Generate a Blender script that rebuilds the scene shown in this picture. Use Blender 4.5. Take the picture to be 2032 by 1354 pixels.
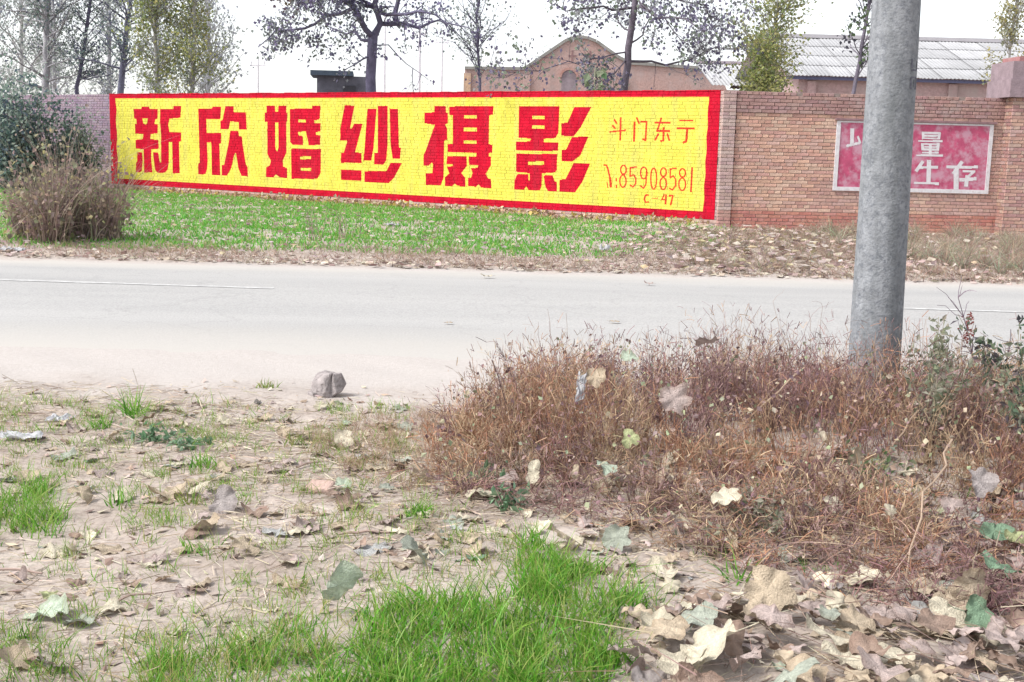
import bpy, math, random
import numpy as np
from mathutils import Vector, Matrix

SC = bpy.context.scene
for o in list(bpy.data.objects):
    bpy.data.objects.remove(o)
COL = SC.collection

# ---------------------------------------------------------------- camera
cam = bpy.data.cameras.new('camera')
cam.sensor_width = 36.0
cam.lens = 36.0 * 2400.0 / 2032.0
cam.clip_end = 2000.0
co = bpy.data.objects.new('camera', cam)
COL.objects.link(co)
PITCH = math.atan(387.0 / 2400.0)
co.matrix_world = Matrix.Translation((0, 0, 1.55)) @ Matrix.Rotation(math.pi / 2 - PITCH, 4, 'X') @ Matrix.Rotation(0.025, 4, 'Z')
SC.camera = co

# ---------------------------------------------------------------- world, sun, exposure
SUN = Vector((-0.62, -0.22, 0.76)).normalized()
w = bpy.data.worlds.new('World')
SC.world = w
w.use_nodes = True
nt = w.node_tree
nt.nodes.clear()
sky = nt.nodes.new('ShaderNodeTexSky')
sky.sky_type = 'NISHITA'
sky.sun_disc = False
sky.sun_elevation = math.asin(SUN.z)
sky.sun_rotation = math.atan2(SUN.x, SUN.y)
sky.air_density = 1.0
sky.dust_density = 1.5
sky.ozone_density = 1.0
hs = nt.nodes.new('ShaderNodeHueSaturation')
hs.inputs['Saturation'].default_value = 0.22
bg = nt.nodes.new('ShaderNodeBackground')
bg.inputs['Strength'].default_value = 0.108
wo = nt.nodes.new('ShaderNodeOutputWorld')
nt.links.new(sky.outputs[0], hs.inputs['Color'])
nt.links.new(hs.outputs[0], bg.inputs['Color'])
nt.links.new(bg.outputs[0], wo.inputs['Surface'])

sl = bpy.data.lights.new('sun', 'SUN')
sl.energy = 1.5
sl.angle = math.radians(14)
sl.color = (1.0, 0.965, 0.92)
so = bpy.data.objects.new('sun', sl)
COL.objects.link(so)
so.location = (-20, -14, 30)
so.rotation_euler = SUN.to_track_quat('Z', 'Y').to_euler()

SC.view_settings.view_transform = 'Standard'
SC.view_settings.look = 'None'
SC.view_settings.gamma = 1.0
SC.view_settings.use_curve_mapping = False
SC.view_settings.exposure = 1.45
SC.cycles.max_bounces = 6
SC.cycles.transparent_max_bounces = 4

rng = np.random.default_rng(7)
random.seed(7)

# ---------------------------------------------------------------- materials
def _n(t, kind, **kw):
    n = t.nodes.new(kind)
    for k, v in kw.items():
        setattr(n, k, v)
    return n

def mat(name, color=None, attr=False, rough=0.9, nscale=None, namp=0.25, bump=0.0, bscale=40.0, transl=0.0, spec=0.2, coords='Object', n2=None, n2col=None, n2lo=0.5, n2hi=0.65, streak=None, scol=None, slo=0.55, shi=0.75):
    """colour (or the mesh attribute Col) varied by noise, with bump, an optional second blotch colour and translucency"""
    m = bpy.data.materials.new(name)
    m.use_nodes = True
    t = m.node_tree
    t.nodes.clear()
    L = t.links.new
    out = _n(t, 'ShaderNodeOutputMaterial')
    b = _n(t, 'ShaderNodeBsdfPrincipled')
    b.inputs['Roughness'].default_value = rough
    b.inputs['Specular IOR Level'].default_value = spec
    tc = _n(t, 'ShaderNodeTexCoord')
    if attr:
        a = _n(t, 'ShaderNodeAttribute', attribute_name='Col')
        cs = a.outputs['Color']
    else:
        rgb = _n(t, 'ShaderNodeRGB')
        rgb.outputs[0].default_value = (*color, 1)
        cs = rgb.outputs[0]
    if nscale:
        nz = _n(t, 'ShaderNodeTexNoise')
        nz.inputs['Scale'].default_value = nscale
        nz.inputs['Detail'].default_value = 8
        nz.inputs['Roughness'].default_value = 0.65
        L(tc.outputs[coords], nz.inputs['Vector'])
        mr = _n(t, 'ShaderNodeMapRange')
        mr.inputs['From Min'].default_value = 0.25
        mr.inputs['From Max'].default_value = 0.75
        mr.inputs['To Min'].default_value = 1 - namp
        mr.inputs['To Max'].default_value = 1 + namp
        L(nz.outputs['Fac'], mr.inputs['Value'])
        mx = _n(t, 'ShaderNodeVectorMath', operation='MULTIPLY')
        L(cs, mx.inputs[0])
        L(mr.outputs[0], mx.inputs[1])
        cs = mx.outputs[0]
    if n2:
        nz2 = _n(t, 'ShaderNodeTexNoise')
        nz2.inputs['Scale'].default_value = n2
        nz2.inputs['Detail'].default_value = 6
        nz2.inputs['Roughness'].default_value = 0.7
        L(tc.outputs[coords], nz2.inputs['Vector'])
        m2 = _n(t, 'ShaderNodeMapRange')
        m2.inputs['From Min'].default_value = n2lo
        m2.inputs['From Max'].default_value = n2hi
        L(nz2.outputs['Fac'], m2.inputs['Value'])
        mix = _n(t, 'ShaderNodeMix', data_type='RGBA')
        L(m2.outputs[0], mix.inputs['Factor'])
        L(cs, mix.inputs[6])
        mix.inputs[7].default_value = (*n2col, 1)
        cs = mix.outputs[2]
    if streak:      # rain streaks running down the surface
        mp = _n(t, 'ShaderNodeMapping')
        mp.inputs['Scale'].default_value = (1.0, 1.0, 0.10)
        L(tc.outputs[coords], mp.inputs[0])
        nz3 = _n(t, 'ShaderNodeTexNoise')
        nz3.inputs['Scale'].default_value = streak
        nz3.inputs['Detail'].default_value = 7
        nz3.inputs['Roughness'].default_value = 0.65
        L(mp.outputs[0], nz3.inputs['Vector'])
        m3 = _n(t, 'ShaderNodeMapRange')
        m3.inputs['From Min'].default_value = slo
        m3.inputs['From Max'].default_value = shi
        m3.inputs['To Max'].default_value = 0.75
        L(nz3.outputs['Fac'], m3.inputs['Value'])
        mix3 = _n(t, 'ShaderNodeMix', data_type='RGBA')
        L(m3.outputs[0], mix3.inputs['Factor'])
        L(cs, mix3.inputs[6])
        mix3.inputs[7].default_value = (*scol, 1)
        cs = mix3.outputs[2]
    L(cs, b.inputs['Base Color'])
    if bump:
        nb = _n(t, 'ShaderNodeTexNoise')
        nb.inputs['Scale'].default_value = bscale
        nb.inputs['Detail'].default_value = 6
        L(tc.outputs[coords], nb.inputs['Vector'])
        bp = _n(t, 'ShaderNodeBump')
        bp.inputs['Strength'].default_value = bump
        bp.inputs['Distance'].default_value = 0.02
        L(nb.outputs['Fac'], bp.inputs['Height'])
        L(bp.outputs[0], b.inputs['Normal'])
    sh = b.outputs[0]
    if transl:
        tr = _n(t, 'ShaderNodeBsdfTranslucent')
        L(cs, tr.inputs['Color'])
        ms = _n(t, 'ShaderNodeMixShader')
        ms.inputs[0].default_value = transl
        L(sh, ms.inputs[1])
        L(tr.outputs[0], ms.inputs[2])
        sh = ms.outputs[0]
    L(sh, out.inputs['Surface'])
    return m

M_BRICK = mat('brick', attr=True, nscale=14, namp=0.28, bump=0.5, bscale=60, n2=2.2, n2col=(0.40, 0.33, 0.31), n2lo=0.56, n2hi=0.78)
M_MORTAR = mat('mortar', (0.27, 0.22, 0.20), nscale=9, namp=0.3, bump=0.4)
M_YELLOW = mat('yellow_paint', attr=True, nscale=2.2, namp=0.20, rough=0.8, spec=0.1, bump=0.4, bscale=45, n2=24, n2col=(0.46, 0.42, 0.20), n2lo=0.56, n2hi=0.80, streak=4.5, scol=(0.50, 0.46, 0.16), slo=0.46, shi=0.78)
M_RED = mat('red_paint', attr=True, spec=0.05, nscale=3, namp=0.28, rough=0.85, bump=0.4, bscale=45, n2=28, n2col=(0.44, 0.09, 0.09), n2lo=0.58, n2hi=0.78, streak=5.0, scol=(0.36, 0.03, 0.05), slo=0.48, shi=0.80)
M_LEAF = mat('fallen_leaf', attr=True, nscale=22, namp=0.30, rough=0.75, bump=0.6, bscale=30, transl=0.12)
M_CROWN = mat('crown_leaf', attr=True, rough=0.6, transl=0.5)
M_BLADE = mat('grass_blade', attr=True, rough=0.42, spec=0.35, transl=0.42)
M_STRAW = mat('dry_stem', attr=True, rough=0.9, transl=0.10)
M_BARK = mat('bark', attr=True, nscale=6, namp=0.35, bump=0.5, bscale=14)
M_CONC = mat('concrete', (0.255, 0.265, 0.282), nscale=13, namp=0.30, bump=0.3, bscale=70, n2=34, n2col=(0.115, 0.125, 0.145), n2lo=0.47, n2hi=0.70, streak=10.0, scol=(0.14, 0.15, 0.155), slo=0.46, shi=0.68)
M_STONE = mat('stone', (0.31, 0.275, 0.27), nscale=16, namp=0.45, bump=1.0, bscale=38, n2=22, n2col=(0.15, 0.13, 0.13), n2lo=0.56, n2hi=0.70)
M_PLASTIC = mat('white_plastic', (0.47, 0.47, 0.49), rough=0.4, nscale=5, namp=0.06, transl=0.2)
M_WHITE = mat('white_paint', (0.60, 0.59, 0.61), nscale=12, namp=0.15, n2=16, n2col=(0.50, 0.36, 0.38), n2lo=0.55, n2hi=0.75)
M_PINK = mat('faded_red_paint', (0.43, 0.085, 0.16), nscale=7, namp=0.3, n2=3.2, n2col=(0.48, 0.26, 0.33), n2lo=0.46, n2hi=0.60)
M_ROOF = mat('roof_sheet', attr=True, nscale=1.4, namp=0.12, bump=0.2)
M_FARBRICK = mat('distant_brick', attr=True, nscale=9, namp=0.30, bump=0.4, bscale=8, n2=0.9, n2col=(0.38, 0.31, 0.30), n2lo=0.45, n2hi=0.70, streak=1.3, scol=(0.27, 0.21, 0.20), slo=0.5, shi=0.78)
M_DARK = mat('dark_opening', (0.05, 0.05, 0.06), nscale=3, namp=0.2)
M_STENCIL = mat('stencil_paint', (0.13, 0.13, 0.16), nscale=60, namp=0.5)

# ---------------------------------------------------------------- mesh helpers
def mesh(name, V, Fs, m, col=None, smooth=False):
    V = np.asarray(V, np.float32)
    if not isinstance(Fs, list):
        Fs = [Fs]
    Fs = [np.asarray(f, np.int32) for f in Fs if len(f)]
    me = bpy.data.meshes.new(name)
    nl = sum(f.size for f in Fs)
    npg = sum(len(f) for f in Fs)
    me.vertices.add(len(V))
    me.vertices.foreach_set('co', V.ravel())
    me.loops.add(nl)
    me.loops.foreach_set('vertex_index', np.concatenate([f.ravel() for f in Fs]))
    me.polygons.add(npg)
    tot = np.concatenate([np.full(len(f), f.shape[1], np.int32) for f in Fs])
    st = np.concatenate([[0], np.cumsum(tot)[:-1]]).astype(np.int32)
    me.polygons.foreach_set('loop_start', st)
    if col is not None:
        at = me.attributes.new('Col', 'FLOAT_COLOR', 'POINT')
        c4 = np.ones((len(V), 4), np.float32)
        c4[:, :3] = col
        at.data.foreach_set('color', c4.ravel())
    me.update(calc_edges=True)
    me.polygons.foreach_set('use_smooth', np.full(npg, smooth, dtype=bool))
    if m is not None:
        me.materials.append(m)
    return me

def link(name, me, parent=None, loc=None, rot=None, label=None, cat=None, group=None, kind=None):
    o = bpy.data.objects.new(name, me)
    COL.objects.link(o)
    if parent is not None:
        o.parent = parent
    if loc is not None:
        o.location = loc
    if rot is not None:
        o.rotation_euler = rot
    tag(o, label, cat, group, kind)
    return o

def tag(o, label=None, cat=None, group=None, kind=None):
    if label: o['label'] = label
    if cat: o['category'] = cat
    if group: o['group'] = group
    if kind: o['kind'] = kind
    return o

def empty(name, loc, rz=0.0, label=None, cat=None, group=None):
    o = bpy.data.objects.new(name, None)
    COL.objects.link(o)
    o.empty_display_size = 0.2
    o.location = loc
    o.rotation_euler = (0, 0, rz)
    return tag(o, label, cat, group)

class Acc:
    """collects pieces into one mesh"""
    def __init__(s):
        s.V, s.T, s.Q, s.C, s.n = [], [], [], [], 0
    def add(s, V, F, c=(1, 1, 1)):
        V = np.asarray(V, np.float32).reshape(-1, 3)
        F = np.asarray(F, np.int32)
        s.V.append(V)
        (s.T if F.shape[1] == 3 else s.Q).append(F + s.n)
        c = np.asarray(c, np.float32)
        s.C.append(np.broadcast_to(c, (len(V), 3)) if c.ndim == 1 else c)
        s.n += len(V)
    def mesh(s, name, m, smooth=False):
        Fs = []
        if s.T: Fs.append(np.concatenate(s.T))
        if s.Q: Fs.append(np.concatenate(s.Q))
        return mesh(name, np.concatenate(s.V), Fs, m, np.concatenate(s.C), smooth)

BOXF = np.array([[0, 3, 2, 1], [4, 5, 6, 7], [0, 1, 5, 4], [1, 2, 6, 5], [2, 3, 7, 6], [3, 0, 4, 7]])
def boxv(x0, x1, y0, y1, z0, z1):
    return np.array([[x0, y0, z0], [x1, y0, z0], [x1, y1, z0], [x0, y1, z0], [x0, y0, z1], [x1, y0, z1], [x1, y1, z1], [x0, y1, z1]], float)

def tube(P, R, sides=6, cap=True):
    P = np.asarray(P, float); R = np.asarray(R, float)
    k = len(P)
    T = np.gradient(P, axis=0)
    T /= np.linalg.norm(T, axis=1)[:, None] + 1e-9
    ref = np.array([0.3, 1.0, 0.1]) if abs(T[0, 1]) < 0.8 else np.array([1.0, 0.1, 0.2])
    A = np.cross(T, ref); A /= np.linalg.norm(A, axis=1)[:, None] + 1e-9
    B = np.cross(T, A)
    th = np.linspace(0, 2 * np.pi, sides, endpoint=False)
    V = P[:, None] + R[:, None, None] * (np.cos(th)[None, :, None] * A[:, None] + np.sin(th)[None, :, None] * B[:, None])
    V = V.reshape(-1, 3)
    i = np.arange(k - 1)[:, None] * sides; j = np.arange(sides)[None]
    j2 = (j + 1) % sides
    F = np.stack([i + j, i + j2, i + sides + j2, i + sides + j], -1).reshape(-1, 4)
    return V, F

def ribbons(P0, D, Ln, Wd, bend, segs, col, tipcol=None, rnd=None, taper=True):
    """curved tapering blades: N bases P0, unit directions D, lengths, widths, sag towards the ground"""
    N = len(P0)
    r = rnd or rng
    t = np.linspace(0, 1, segs + 1)[None, :, None]
    D = D / (np.linalg.norm(D, axis=1)[:, None] + 1e-9)
    side = np.cross(D, r.normal(size=(N, 3)))
    side /= np.linalg.norm(side, axis=1)[:, None] + 1e-9
    hor = r.normal(size=(N, 3)); hor[:, 2] = -np.abs(hor[:, 2]) * 0.8 - 0.2
    hor /= np.linalg.norm(hor, axis=1)[:, None]
    L = np.asarray(Ln)[:, None, None]
    C = P0[:, None] + D[:, None] * L * t + hor[:, None] * (np.asarray(bend)[:, None, None] * L * t ** 2)
    wd = np.asarray(Wd)[:, None, None] * ((1 - 0.85 * t) if taper else np.ones_like(t))
    V = np.stack([C - side[:, None] * wd / 2, C + side[:, None] * wd / 2], 2).reshape(-1, 3)
    b = (np.arange(N) * (segs + 1) * 2)[:, None] + (np.arange(segs) * 2)[None]
    F = np.stack([b, b + 1, b + 3, b + 2], -1).reshape(-1, 4)
    col = np.asarray(col, float)
    if tipcol is None:
        tipcol = col
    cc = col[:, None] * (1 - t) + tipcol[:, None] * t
    cc = np.repeat(cc[:, :, None], 2, 2).reshape(-1, 3)
    return V, F, cc

def pick(cols, n, jit=0.15, p=None, r=None):
    r = r or rng
    c = np.asarray(cols, float)[r.choice(len(cols), n, p=p)]
    return c * (1 + r.uniform(-jit, jit, (n, 1))) * (1 + r.uniform(-jit / 3, jit / 3, (n, 3)))

def inpoly(P, poly):
    x, y = P[:, 0], P[:, 1]
    poly = np.asarray(poly); ins = np.zeros(len(P), bool)
    for (x0, y0), (x1, y1) in zip(poly, np.roll(poly, -1, 0)):
        c = ((y0 > y) != (y1 > y)) & (x < (x1 - x0) * (y - y0) / (y1 - y0 + 1e-12) + x0)
        ins ^= c
    return ins

def scatter(poly, n, r=None):
    r = r or rng
    poly = np.asarray(poly, float); lo, hi = poly.min(0), poly.max(0)
    out = np.zeros((0, 2))
    while len(out) < n:
        q = lo + (hi - lo) * r.random((n * 2, 2))
        out = np.concatenate([out, q[inpoly(q, poly)]])
    return out[:n]

def sn(x, y, s, ph=0.0):
    """cheap smooth noise of about -1..1"""
    x = np.asarray(x) * s; y = np.asarray(y) * s
    return (np.sin(x * 1.0 + 1.7 * np.sin(y * 0.83 + ph) + ph) + np.sin(y * 1.13 + 1.3 * np.sin(x * 0.71 - ph) + 2.1 * ph) + np.sin((x + y) * 0.77 + ph * 3.3)) / 3

def ss(a, b, x):
    t = np.clip((x - a) / (b - a), 0, 1)
    return t * t * (3 - 2 * t)

# ---------------------------------------------------------------- ground
ROAD_NEAR, ROAD_FAR = 8.5, 14.9
def road_near(x): return ROAD_NEAR - 0.02 * x + 0.14 * sn(x, 0 * x, 0.9, 1) + 0.05 * sn(x, 0 * x, 4.0, 2)
def road_far(x): return ROAD_FAR - 0.02 * x + 0.09 * sn(x, 0 * x, 0.8, 4) + 0.05 * sn(x, 0 * x, 3.7, 5)
def H(x, y):
    x = np.asarray(x, float); y = np.asarray(y, float)
    dn = y - road_near(x); df = y - road_far(x)
    near = 1 - ss(-1.6, -0.05, dn)
    far = ss(0.0, 1.6, df)
    z = near * (0.030 * sn(x, y, 1.6, 1) + 0.016 * sn(x, y, 4.3, 2) + 0.008 * sn(x, y, 11.0, 3) + 0.004 * sn(x, y, 27.0, 5))
    z = z + near * 0.13 * np.exp(-(((x - 1.7) / 1.25) ** 2 + ((y - 6.0) / 1.1) ** 2))
    z = z + far * (0.05 + 0.03 * sn(x, y, 1.2, 4) + 0.02 * sn(x, y, 3.6, 6)) * (1 - ss(22, 60, y) * 0.7)
    inside = ss(0.12, 0.5, dn) * (1 - ss(-0.5, -0.12, df))
    return z + 0.007 + 0.006 * sn(x, y, 9.0, 7) - 0.05 * inside

def build_ground():
    xs = np.unique(np.round(np.concatenate([np.linspace(-400, -30, 12), np.linspace(-30, -6, 60), np.arange(-6, 6.01, 0.065), np.linspace(6, 30, 60), np.linspace(30, 400, 12)]), 3))
    ys = np.unique(np.round(np.concatenate([np.linspace(-60, 1, 12), np.arange(1, 9.6, 0.065), np.arange(9.6, 14, 0.4), np.arange(14, 26, 0.12), np.linspace(26, 60, 40), np.linspace(60, 900, 14)]), 3))
    X, Y = np.meshgrid(xs, ys)
    V = np.stack([X, Y, H(X, Y)], -1).reshape(-1, 3)
    nx, ny = len(xs), len(ys)
    i = np.arange(ny - 1)[:, None] * nx; j = np.arange(nx - 1)[None]
    F = np.stack([i + j, i + j + 1, i + nx + j + 1, i + nx + j], -1).reshape(-1, 4)
    m = bpy.data.materials.new('dirt')
    m.use_nodes = True
    t = m.node_tree; L = t.links.new
    b = t.nodes['Principled BSDF']
    b.inputs['Roughness'].default_value = 0.95
    b.inputs['Specular IOR Level'].default_value = 0.1
    tc = _n(t, 'ShaderNodeTexCoord')
    def noise(s, d=8):
        n = _n(t, 'ShaderNodeTexNoise'); n.inputs['Scale'].default_value = s; n.inputs['Detail'].default_value = d; n.inputs['Roughness'].default_value = 0.68
        L(tc.outputs['Object'], n.inputs['Vector']); return n
    def ramp(src, stops):
        r = _n(t, 'ShaderNodeValToRGB'); e = r.color_ramp.elements
        e[0].position, e[0].color = stops[0][0], (*stops[0][1], 1)
        e[1].position, e[1].color = stops[-1][0], (*stops[-1][1], 1)
        for p, c in stops[1:-1]:
            q = e.new(p); q.color = (*c, 1)
        L(src, r.inputs[0]); return r
    n1 = noise(1.7); n2 = noise(28)
    r1 = ramp(n1.outputs['Fac'], [(0.30, (0.30, 0.245, 0.21)), (0.5, (0.41, 0.35, 0.31)), (0.70, (0.50, 0.44, 0.395))])
    r2 = ramp(n2.outputs['Fac'], [(0.28, (0.55, 0.52, 0.5)), (0.5, (0.95, 0.95, 0.95)), (0.75, (1.2, 1.18, 1.15))])
    mu = _n(t, 'ShaderNodeMix', data_type='RGBA', blend_type='MULTIPLY'); mu.inputs[0].default_value = 1
    L(r1.outputs[0], mu.inputs[6]); L(r2.outputs[0], mu.inputs[7])
    # dust driven off the road over its shoulders
    sp = _n(t, 'ShaderNodeSeparateXYZ'); L(tc.outputs['Object'], sp.inputs[0])
    ad = _n(t, 'ShaderNodeMath', operation='MULTIPLY_ADD'); L(n1.outputs['Fac'], ad.inputs[0]); ad.inputs[1].default_value = 1.5; L(sp.outputs['Y'], ad.inputs[2])
    a = _n(t, 'ShaderNodeMapRange', interpolation_type='SMOOTHSTEP'); a.inputs['From Min'].default_value = 7.2; a.inputs['From Max'].default_value = 8.9; L(ad.outputs[0], a.inputs['Value'])
    c = _n(t, 'ShaderNodeMapRange', interpolation_type='SMOOTHSTEP'); c.inputs['From Min'].default_value = 15.4; c.inputs['From Max'].default_value = 16.3; c.inputs['To Min'].default_value = 1; c.inputs['To Max'].default_value = 0; L(ad.outputs[0], c.inputs['Value'])
    mm = _n(t, 'ShaderNodeMath', operation='MULTIPLY'); L(a.outputs[0], mm.inputs[0]); L(c.outputs[0], mm.inputs[1])
    mx = _n(t, 'ShaderNodeMix', data_type='RGBA'); L(mm.outputs[0], mx.inputs[0]); L(mu.outputs[2], mx.inputs[6])
    r3 = ramp(n2.outputs['Fac'], [(0.3, (0.40, 0.365, 0.34)), (0.7, (0.47, 0.435, 0.415))])
    L(r3.outputs[0], mx.inputs[7])
    L(mx.outputs[2], b.inputs['Base Color'])
    nb = noise(60, 5); bp = _n(t, 'ShaderNodeBump'); bp.inputs['Strength'].default_value = 0.5; bp.inputs['Distance'].default_value = 0.012
    L(nb.outputs['Fac'], bp.inputs['Height']); L(bp.outputs[0], b.inputs['Normal'])
    link('ground', mesh('ground', V, F, m, smooth=True), kind='structure', label='dusty tan dirt ground with litter on both sides of the road')
build_ground()

def build_road():
    xs = np.unique(np.round(np.concatenate([np.linspace(-400, -20, 40), np.arange(-20, 20.01, 0.12), np.linspace(20, 400, 40)]), 3))
    near, far = road_near(xs), road_far(xs)
    k = 9
    rows = [near + (far - near) * f for f in np.linspace(0, 1, k)]
    V = np.concatenate([np.stack([xs, r, 0.004 + 0.02 * np.sin(np.pi * f) * np.ones_like(xs)], -1) for r, f in zip(rows, np.linspace(0, 1, k))])
    n = len(xs)
    i = np.arange(k - 1)[:, None] * n; j = np.arange(n - 1)[None]
    F = np.stack([i + j, i + j + 1, i + n + j + 1, i + n + j], -1).reshape(-1, 4)
    m = bpy.data.materials.new('dusty_asphalt')
    m.use_nodes = True
    t = m.node_tree; L = t.links.new
    b = t.nodes['Principled BSDF']
    b.inputs['Roughness'].default_value = 0.85
    b.inputs['Specular IOR Level'].default_value = 0.25
    tc = _n(t, 'ShaderNodeTexCoord')
    mp = _n(t, 'ShaderNodeMapping'); mp.inputs['Scale'].default_value = (0.16, 1.0, 1.0); L(tc.outputs['Object'], mp.inputs[0])
    n1 = _n(t, 'ShaderNodeTexNoise'); n1.inputs['Scale'].default_value = 0.9; n1.inputs['Detail'].default_value = 8; n1.inputs['Roughness'].default_value = 0.6; L(mp.outputs[0], n1.inputs['Vector'])
    n2 = _n(t, 'ShaderNodeTexNoise'); n2.inputs['Scale'].default_value = 60; n2.inputs['Detail'].default_value = 4; L(tc.outputs['Object'], n2.inputs['Vector'])
    r = _n(t, 'ShaderNodeValToRGB'); e = r.color_ramp.elements
    e[0].position = 0.30; e[0].color = (0.335, 0.330, 0.325, 1); e[1].position = 0.72; e[1].color = (0.405, 0.395, 0.385, 1)
    L(n1.outputs['Fac'], r.inputs[0])
    r2 = _n(t, 'ShaderNodeMapRange'); r2.inputs['From Min'].default_value = 0.3; r2.inputs['From Max'].default_value = 0.7; r2.inputs['To Min'].default_value = 0.80; r2.inputs['To Max'].default_value = 1.12; L(n2.outputs['Fac'], r2.inputs['Value'])
    vm = _n(t, 'ShaderNodeVectorMath', operation='MULTIPLY'); L(r.outputs[0], vm.inputs[0]); L(r2.outputs[0], vm.inputs[1])
    # fine cracks
    dn_ = _n(t, 'ShaderNodeTexNoise'); dn_.inputs['Scale'].default_value = 1.6; dn_.inputs['Detail'].default_value = 5; L(tc.outputs['Object'], dn_.inputs['Vector'])
    dm = _n(t, 'ShaderNodeVectorMath', operation='MULTIPLY_ADD'); L(dn_.outputs['Color'], dm.inputs[0]); dm.inputs[1].default_value = (1.2, 1.2, 0); L(tc.outputs['Object'], dm.inputs[2])
    vo = _n(t, 'ShaderNodeTexVoronoi', feature='DISTANCE_TO_EDGE'); vo.inputs['Scale'].default_value = 0.55; L(dm.outputs[0], vo.inputs['Vector'])
    ck = _n(t, 'ShaderNodeMapRange'); ck.inputs['From Min'].default_value = 0.0; ck.inputs['From Max'].default_value = 0.012; ck.inputs['To Min'].default_value = 0.90; ck.inputs['To Max'].default_value = 1.0; L(vo.outputs['Distance'], ck.inputs['Value'])
    vm2 = _n(t, 'ShaderNodeVectorMath', operation='MULTIPLY'); L(vm.outputs[0], vm2.inputs[0]); L(ck.outputs[0], vm2.inputs[1]); vm = vm2
    # tan dust lying along both edges
    sp = _n(t, 'ShaderNodeSeparateXYZ'); L(tc.outputs['Object'], sp.inputs[0])
    ad = _n(t, 'ShaderNodeMath', operation='MULTIPLY_ADD'); L(n1.outputs['Fac'], ad.inputs[0]); ad.inputs[1].default_value = 1.6; L(sp.outputs['Y'], ad.inputs[2])
    d1 = _n(t, 'ShaderNodeMapRange', interpolation_type='SMOOTHSTEP'); d1.inputs['From Min'].default_value = 9.0; d1.inputs['From Max'].default_value = 11.2; d1.inputs['To Min'].default_value = 1; d1.inputs['To Max'].default_value = 0; L(ad.outputs[0], d1.inputs['Value'])
    d2 = _n(t, 'ShaderNodeMapRange', interpolation_type='SMOOTHSTEP'); d2.inputs['From Min'].default_value = 14.6; d2.inputs['From Max'].default_value = 15.8; L(ad.outputs[0], d2.inputs['Value'])
    mxm = _n(t, 'ShaderNodeMath', operation='MAXIMUM'); L(d1.outputs[0], mxm.inputs[0]); L(d2.outputs[0], mxm.inputs[1])
    mx = _n(t, 'ShaderNodeMix', data_type='RGBA'); L(mxm.outputs[0], mx.inputs[0]); L(vm.outputs[0], mx.inputs[6]); mx.inputs[7].default_value = (0.43, 0.405, 0.375, 1)
    L(mx.outputs[2], b.inputs['Base Color'])
    bp = _n(t, 'ShaderNodeBump'); bp.inputs['Strength'].default_value = 0.25; bp.inputs['Distance'].default_value = 0.01; L(n2.outputs['Fac'], bp.inputs['Height']); L(bp.outputs[0], b.inputs['Normal'])
    road = link('road', mesh('road', V, F, m, smooth=True), kind='structure', label='pale dusty asphalt road running past the brick wall')
    mw = mat('worn_line_paint', (0.53, 0.53, 0.52), nscale=5, namp=0.12, n2=9, n2col=(0.385, 0.38, 0.375), n2lo=0.38, n2hi=0.56)
    def line_z(x, y):
        f = (y - road_near(x)) / (road_far(x) - road_near(x))
        return 0.004 + 0.02 * np.sin(np.pi * f) + 0.004
    for x0, x1 in ((-14.2, -8.2), (-5.9 - 0.6, -2.31), (3.6, 7.6), (13.6, 17.6)):
        xx = np.arange(x0, x1 + 0.01, 0.2)
        yc = 12.38 - 0.055 * xx
        a = yc - 0.055 + 0.006 * rng.normal(size=len(xx)); c = yc + 0.055 + 0.006 * rng.normal(size=len(xx))
        V = np.concatenate([np.stack([xx, a, line_z(xx, a)], -1), np.stack([xx, c, line_z(xx, c)], -1)])
        n = len(xx); j = np.arange(n - 1)
        link('lane_marking', mesh('lane_marking', V, np.stack([j, j + 1, n + j + 1, n + j], -1), mw), parent=road)
build_road()

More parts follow.
